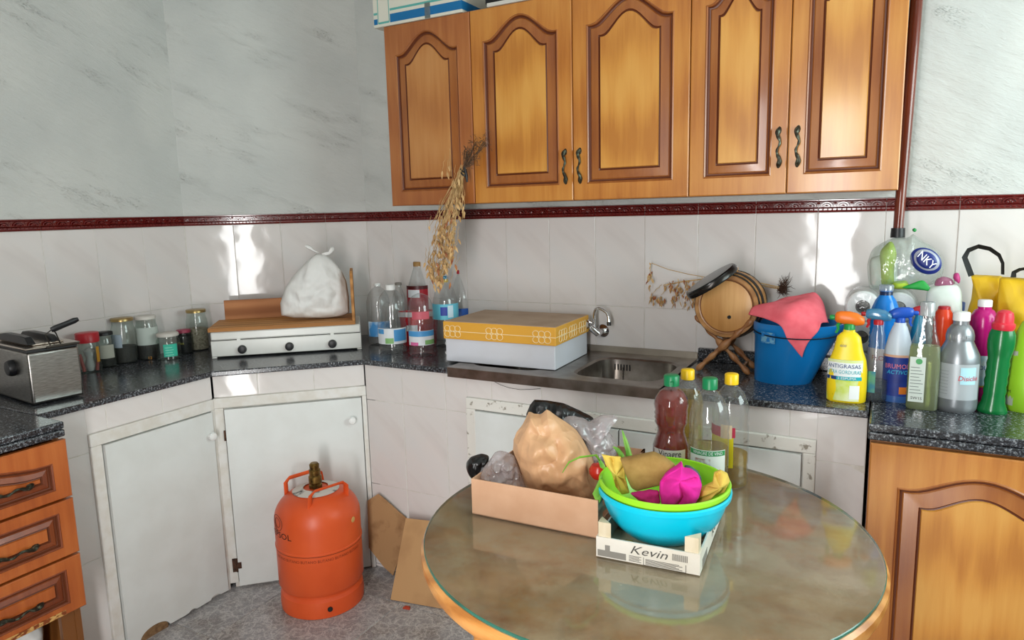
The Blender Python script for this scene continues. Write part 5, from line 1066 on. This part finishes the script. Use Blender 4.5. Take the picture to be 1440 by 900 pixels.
MB().lathe([(TR - .0015, 0), (TR, .0012), (TR, .0054), (TR - .0015, .0066)], 96, cap0=False, cap1=False).build('edge', M('glass_edge_green', '2d5a4c', .12, c2='3c7766', scale=8), gl)
ZT2 = TZ + .0006
# ---- cardboard tray
t0 = onZ(664, 722.5, ZT2); t1 = onZ(841, 758, ZT2); tw = (t1 - t0).length; ta = math.atan2(t1.y - t0.y, t1.x - t0.x); th_ = onP(663, 673, t0, hdir(t0)).z - ZT2
bkp = onZ(900, 630, ZT2 + th_); lv = Vector((-math.sin(ta), math.cos(ta), 0)); td = (bkp - t0).dot(lv); td = min(max(td, .26), .44)
ct = thing('cardboard_tray', 'open brown cardboard tray full of bags on the round table', 'box', t0, ta)
b = MB(); tk = .004
b.box(0, tw, 0, td, 0, tk).box(0, tw, 0, tk, 0, th_).box(0, tk, tk, td, 0, th_).box(0, tw, td - tk, td, 0, th_ * .98).build('tray', CARD, ct, smooth=False, bev=.001)
sdb = MB().box(tw - tk, tw, tk, td, 0, th_ * .38).box(tw - tk, tw, tk, td, th_ * .55, th_ * .72).box(tw - tk, tw, tk, td, th_ * .86, th_).box(tw - tk, tw, tk, .03, 0, th_).box(tw - tk, tw, td - .03, td, 0, th_)
sdb.build('slotted_side', CARD, ct, smooth=False)
def tp_(fx, fy, z=0): q = t0 + (t1 - t0) * fx + lv * td * fy; return Vector((q.x, q.y, ZT2 + tk + z))
def cr_(L, ox, oy, s): return [(ox + x / s, oy + y / s) for x, y in L]
PAPER = crumple('kraft_paper', 'd0a47c', .42, 13, .55, .02, 'c4976e')
SG = (650, 540, 4.5)
o = pillow('paper_bag', cr_([(322, 350), (350, 300), (400, 225), (422, 172), (450, 190), (495, 192), (538, 160), (600, 205), (690, 265), (745, 320), (790, 400), (825, 470), (850, 550), (888, 650), (860, 735), (780, 730), (600, 700), (430, 680), (385, 590), (345, 480), (320, 420)], *SG), tp_(.62, .42, .1), PAPER, .075, .06, crease=.026, cscale=15, rings=26, n=110, sharp=True, pw=.6, smooth=False, seed=11, edge=.002, cx=(785, 640)); tag(o, 'crumpled brown paper bag standing in the cardboard tray', 'bag')
BLKB = crumple('black_bag_film', '0b0b0d', .3, 22, .8, .012)
o = pillow('bin_bag', cr_([(405, 190), (430, 130), (458, 98), (540, 104), (640, 120), (740, 165), (825, 208), (838, 235), (880, 238), (940, 240), (925, 290), (900, 520), (420, 520)], *SG), tp_(.66, .80, .1), BLKB, .04, .035, crease=.014, cscale=20, n=80, sharp=True, seed=12); tag(o, 'black plastic bin bag behind the brown paper bag', 'bag')
o = pillow('bin_bag', cr_([(24, 530), (26, 495), (50, 465), (120, 443), (172, 455), (165, 520), (140, 600), (60, 600), (35, 565)], *SG), tp_(.06, .38, .06), BLKB, .03, .03, crease=.012, cscale=30, n=60, seed=13); tag(o, 'small bunched black bag poking over the corner of the cardboard tray', 'bag')
o = pillow('produce_bag', cr_([(85, 590), (120, 545), (160, 500), (200, 440), (235, 425), (280, 432), (330, 455), (350, 510), (372, 570), (400, 640), (420, 700), (120, 700), (80, 620)], *SG), tp_(.22, .25, .07), BAGCLEAR, .045, .04, crease=.03, cscale=38, n=110, rings=26, seed=14, smooth=False); tag(o, 'crinkled clear plastic bag at the left end of the cardboard tray', 'bag')
o = pillow('produce_bag', cr_([(640, 222), (660, 205), (700, 203), (760, 216), (800, 242), (830, 225), (880, 200), (960, 195), (985, 215), (900, 235), (860, 250), (905, 280), (950, 330), (985, 400), (960, 520), (820, 540), (780, 360), (720, 270)], *SG), tp_(.86, .62, .1), BAGCLEAR, .04, .04, crease=.018, cscale=34, n=120, rings=24, sharp=True, seed=15, smooth=False, cx=(836, 622)); tag(o, 'knotted clear plastic bag between the paper bag and the vinegar bottle', 'bag')
# spring onion leaves and a tomato
LEAF = M('leaf_green_fresh', '4f8a2a', .45, c2='7fae3c', scale=20); lk = thing('spring_onion', 'bunch of green onion leaves sticking out of the cardboard tray', 'vegetable', tp_(.93, .30)); L0 = lk.location.copy()
def blade(pix, dep, wd, mat=LEAF):
    P = [onP(x, y, tp_(.93, .3, .1) + hdir(L0) * d, hdir(L0)) - L0 for (x, y), d in zip(pix, dep)]; n = len(P)
    MB().tube(P, [max(.0012, wd * math.sin(math.pi * (.12 + .88 * i / (n - 1)))) for i in range(n)], 8, flat=.35).build('leaf', mat, lk)
blade([(845, 650), (838, 640), (815, 643), (800, 650), (793, 661), (791, 665)], [0, -.09, -.13, -.14, -.14, -.14], .0035)
blade([(888, 660), (885, 640), (880, 622), (875, 605)], [0, 0, .01, .01], .007); blade([(882, 655), (874, 640), (868, 632), (862, 628)], [-.01, -.01, 0, 0], .006); blade([(884, 660), (882, 645), (881, 635)], [0, 0, 0], .005)
blade([(840, 705), (838, 695), (842, 685), (846, 668)], [-.10, -.10, -.09, -.08], .008); blade([(846, 690), (842, 702), (840, 712)], [-.09, -.10, -.10], .006); blade([(842, 645), (847, 655), (853, 662)], [-.02, -.02, -.02], .006)
Pt_ = onP(842, 662, tp_(.95, .34, .08), hdir(L0)); o = MB().lathe([(.004, -.020), (.014, -.017), (.0215, -.006), (.022, .004), (.016, .014), (.006, .016), (.002, .013)], 20).build('tomato', M('tomato_red', 'b02a1c', .25), loc=Pt_); tag(o, 'small red tomato among the green leaves in the tray', 'vegetable')
o.location.z = max(o.location.z, ZT2 + .03)
# ---- wooden crate
q0 = onZ(838.5, 783, ZT2); q1 = onZ(984, 811, ZT2); q2 = onZ(1033, 715, ZT2); cw = (q1 - q0).length; ca_ = math.atan2(q1.y - q0.y, q1.x - q0.x); cl = (q2 - q1).length; ch = onP(838, 754, q0, hdir(q0)).z - ZT2
CRW = M('crate_card', 'e8e4da', .7, c2='ddd6c8', scale=10); CRP = M('crate_post', 'dccfb4', .7, c2='cdbd9c', scale=40, stretch=(1, 1, .2))
cr = thing('fruit_crate', 'shallow white printed fruit crate holding the plastic bowls', 'crate', q0, ca_); tk2 = .0035
MB().box(0, cw, 0, tk2, .002, ch).build('front_panel', CRW, cr, smooth=False); MB().box(0, cw, cl - tk2, cl, .002, ch).build('back_panel', CRW, cr, smooth=False)
for x in (0, cw - tk2): MB().box(x, x + tk2, tk2, cl - tk2, .002, ch).build('side_panel', CRW, cr, smooth=False)
for k in range(5): MB().box(tk2, cw - tk2, tk2 + (cl - .03) * k / 4.2, tk2 + (cl - .03) * k / 4.2 + .05, 0, .003).build('slat', CRP, cr, smooth=False)
s3 = .026
for x, y, sx_, sy_ in ((tk2, tk2, 1, 1), (cw - tk2, tk2, -1, 1), (tk2, cl - tk2, 1, -1), (cw - tk2, cl - tk2, -1, -1)):
    P = [(x, y), (x + sx_ * s3, y), (x, y + sy_ * s3)]; MB().prism(P if sx_ * sy_ > 0 else P[::-1], .0035, ch + .030).build('corner_post', CRP, cr, smooth=False)
INK = M('crate_ink', '55524c', .7); INKL = M('crate_ink_light', '8c8880', .7)
fr_ = lambda x, y: Vector((cw * .515 + x, -.0006, ch * .66 + y)); lettering(cr, 'Kevin', .024, fr_, INK, cw * .36, .35)
pm = MB().box(cw * .015, cw * .30, -.0005, 0, ch * .10, ch * .40).box(cw * .09, cw * .14, -.0005, 0, ch * .40, ch * .66); pm.build('picture_print', INKL, cr, smooth=False)
pm = MB()
for i in range(5): pm.box(cw * .33, cw * (.45 - .02 * (i % 2)), -.0005, 0, ch * (.12 + .06 * i), ch * (.14 + .06 * i)); pm.box(cw * .49, cw * (.84 - .03 * (i % 3)), -.0005, 0, ch * (.10 + .055 * i), ch * (.122 + .055 * i))
for i in range(14): pm.box(cw * (.745 + .0105 * i), cw * (.75 + .0105 * i), -.0005, 0, ch * .52, ch * .82)
for a in ((.47, .475, .06, .40), (.87, .875, .06, .40)): pm.box(cw * a[0], cw * a[1], -.0005, 0, ch * a[2], ch * a[3])
pm.box(cw * .47, cw * .875, -.0005, 0, ch * .05, ch * .06).build('small_print', INK, cr, smooth=False)
sr = lambda x, y: Vector((cw + .0006, cl * .55 + x, ch * .55 + y)); lettering(cr, 'Kevin', .024, sr, INK, cl * .3, .35); MB().box(cw, cw + .0005, cl * .08, cl * .24, ch * .1, ch * .5).build('picture_print', INKL, cr, smooth=False)
# ---- bowls
Bc = onZ(941, 748, ZT2 + .004) ; Bc = Vector((q0.x + math.cos(ca_) * cw * .5 - math.sin(ca_) * cl * .44, q0.y + math.sin(ca_) * cw * .5 + math.cos(ca_) * cl * .44, ZT2 + .0042))
br_ = 183 / 2 * depth(Bc + Vector((0, 0, .1))) / FPX
def bowl_(name, label, c, R_, hh, rb, mat, rot=(0, 0, 0)):
    Q = [(.44, .0), (.47, .004), (.56, .06), (.66, .16), (.765, .30), (.85, .46), (.905, .64), (.94, .80), (.955, .89)]
    P = [(R_ * a, hh * b) for a, b in Q] + [(R_, hh * .89), (R_ + .001, hh - .003), (R_ - .002, hh), (R_ * .96, hh - .001), (R_ * .945, hh * .89)] + [(R_ * a - .003, hh * b + .004) for a, b in Q[-2:0:-1]]
    o = MB().lathe(P, 72).build(name, mat, loc=c, ang=50); o.rotation_euler = rot; return tag(o, label, 'bowl')
bh_ = .106
bowl_('plastic_bowl', 'turquoise plastic bowl sitting in the fruit crate', Bc, br_, bh_, br_ * .5, M('bowl_cyan', '0cc6e4', .28))
bowl_('plastic_bowl', 'lime green plastic bowl nested inside the turquoise bowl', Bc + Vector((0, 0, .017)), br_ * .985, bh_ - .002, br_ * .48, M('bowl_lime', '98dc2c', .32))
TI = ZT2 + .06
def inb(L, off, mat, label, name, cat, bl=.03, cr=.012, cs=25, pw=.5, sh=False, n=70, sd=0, smooth=True, rings=16, folds=0, nf=5, cx=None):
    o = pillow(name, cr_(L, 830, 620, 4.5), Vector((Bc.x, Bc.y, TI)) + hdir(Bc) * off, mat, bl, bl, crease=cr, cscale=cs, pw=pw, sharp=sh, n=n, seed=sd, smooth=smooth, rings=rings, folds=folds, nf=nf, cx=cx); return tag(o, label, cat)
FUCH = M('fuchsia_cloth', 'e0249c', .9, c2='d01e90', scale=30, bmp=.3, bdist=.001); YCL = M('yellow_cloth', 'dcbf5a', .9, c2='d0b04a', scale=25, bmp=.3, bdist=.001)
inb([(72, 82), (130, 95), (192, 98), (215, 150), (225, 240), (250, 330), (200, 340), (160, 290), (135, 200), (98, 150)], .0, YCL, 'pale yellow cloth hanging over the left rim of the bowls', 'cleaning_cloth', 'cloth', .012, .008, 24, .45, True, sd=21, n=100, rings=22, folds=.012, nf=4)
inb([(190, 112), (300, 90), (405, 70), (480, 105), (540, 150), (500, 210), (455, 272), (380, 290), (290, 312), (255, 290), (225, 220)], -.01, M('worn_sponge', 'a3824a', .95, c2='8a6a36', scale=26, bmp=.7, bdist=.003), 'worn ochre sponge lying on the cloths in the bowl', 'sponge', 'sponge', .022, .003, 30, .28, True, sd=22)
inb([(470, 215), (500, 190), (545, 165), (580, 136), (592, 180), (650, 195), (690, 225), (708, 280), (690, 350), (660, 400), (560, 420), (450, 400), (436, 320), (440, 260)], -.045, FUCH, 'fuchsia pink cloth bunched up in the bowl', 'cleaning_cloth', 'cloth', .034, .008, 22, .42, True, sd=23, rings=26, n=120, folds=.017, nf=3, cx=(956, 668))
inb([(250, 330), (320, 320), (370, 312), (435, 315), (445, 395), (400, 405), (320, 385)], -.05, M('dark_pink_cloth', 'b01c6a', .9), 'dark pink cloth end under the fuchsia cloth', 'cleaning_cloth', 'cloth', .015, .01, 30, sd=24)
inb([(650, 400), (690, 310), (735, 285), (772, 265), (785, 200), (825, 185), (868, 205), (884, 250), (850, 320), (760, 360), (700, 410)], -.02, YCL, 'pale yellow cloth rolled up at the right rim of the bowls', 'cleaning_cloth', 'cloth', .022, .008, 24, .45, True, sd=25, n=110, rings=22, folds=.016, nf=4, cx=(1012, 680))
inb([(596, 152), (630, 155), (680, 190), (704, 230), (705, 285), (640, 285), (600, 220)], .03, M('slate_plastic', '4c5560', .4), 'dark grey scourer tucked behind the fuchsia cloth', 'scourer', 'scourer', .012, .003, 30, sd=26)
# scraps in the crate
o = pillow('onion_skin', cr_([(190, 620), (215, 595), (265, 590), (310, 640), (250, 660), (200, 650)], 830, 620, 4.5), q0 + Vector((.06, .045, .02)), M('onion_skin', 'b9924c', .6, c2='7d6a38', scale=40), .008, .008, crease=.01, cscale=60, n=40, rings=8, seed=30); tag(o, 'dry onion skin lying in the corner of the fruit crate', 'onion skin'); o.location.z = ZT2 + .006
# ---- bottles at the back of the table
GRC = M('cap_green', '0f7a4a', .35); YLC = M('cap_yellow_bright', 'ecc014', .35)
def tbot(xc, yb, yt, wpx, prof, label, capm, capf, liq=None, top=.5, name='oil_bottle', mat=PET, chh=.026):
    Cc, r, h = stand(xc, yb, yt, wpx, ZT2); t = profile_bottle(name, label, 'bottle', Cc, r, h - .008, prof, mat, n=36)
    if liq: liquid(t, r, h - .008, prof, top, liq)
    cap(t, r * capf, h - chh, h, capm); return t, r, h
VIN = [(.9, 0), (1, .02), (1, .30), (.99, .38), (.86, .45), (.76, .50), (.74, .53), (.78, .56), (.90, .60), (.86, .62), (.92, .64), (.88, .66), (.93, .68), (.89, .70), (.95, .76), (.88, .82), (.64, .88), (.36, .915), (.30, .925), (.30, 1)]
t, r, h = tbot(942.5, 690, 527, 50, VIN, 'bottle of red wine vinegar with a green cap', GRC, .42, M('red_vinegar', 'a8321e', .1, trans=.6, ior=1.33), .895, 'vinegar_bottle')
wrap(t, 'paper_label', r, h * .10, h * .37, -60, 50, C_('vinegar_label', 'd6d2cc', .6)); lettering(t, 'Vinagre', .024, cyl(r, -.05, h * .335, 1, .0014), BLACKR, r * 1.25); lettering(t, 'DE VINO', .010, cyl(r, .25, h * .27, 1, .0014), GREENP, r * .8)
MB().box(-.003, .003, -r * .42 - .012, -r * .40, h - .02, h - .012).build('cap_tab', GRC, t)
OIL = [(.88, 0), (1, .02), (1, .10), (.96, .13), (1, .16), (.96, .19), (1, .22), (1, .55), (.96, .58), (1, .61), (1, .69), (.93, .77), (.74, .85), (.44, .91), (.30, .93), (.30, 1)]
YOIL = thin('yellow_oil', 'e8d48a', .03, .05, .22, 'd9c06a')
t, r, h = tbot(965, 668, 519, 44, OIL, 'bottle of yellow cooking oil with a yellow cap behind the vinegar', YLC, .42, YOIL, .80)
t, r, h = tbot(1025, 688, 525, 49, OIL, 'half-empty cooking oil bottle with a yellow cap and bright yellow label', YLC, .38, YOIL, .30)
wrap(t, 'yellow_label', r, h * .20, h * .52, -80, 10, C_('oil_label', 'e0cf1e', .5)); wrap(t, 'red_badge', r, h * .47, h * .56, -85, 15, C_('oil_red', 'b8304a', .5), lift=.0012); wrap(t, 'cream_patch', r, h * .46, h * .58, -30, 5, C_('oil_cream', 'e0c9a8', .5), lift=.0014)
t, r, h = tbot(995, 709, 531, 54, OIL, 'clear vinegar bottle with a green cap and white and green label', GRC, .38, thin('white_vinegar', 'ece4bc', .03, .05, .10, 'd8d09c'), .45, 'vinegar_bottle')
wrap(t, 'paper_label', r, h * .16, h * .45, -62, 52, C_('wv_label', 'd9ddd6', .6)); wrap(t, 'green_band', r, h * .405, h * .445, -60, 50, C_('wv_green', '2a8a4c', .5), lift=.0012); lettering(t, 'VINAGRE DE VINO', .011, cyl(r, -.05, h * .425, 1, .002), C_('label_white', 'e8ecec'), r * 1.5); wrap(t, 'onion_print', r, h * .30, h * .38, -40, 5, C_('wv_red', '8a4a38', .5, c2='d9ddd6', scale=80), lift=.0012)
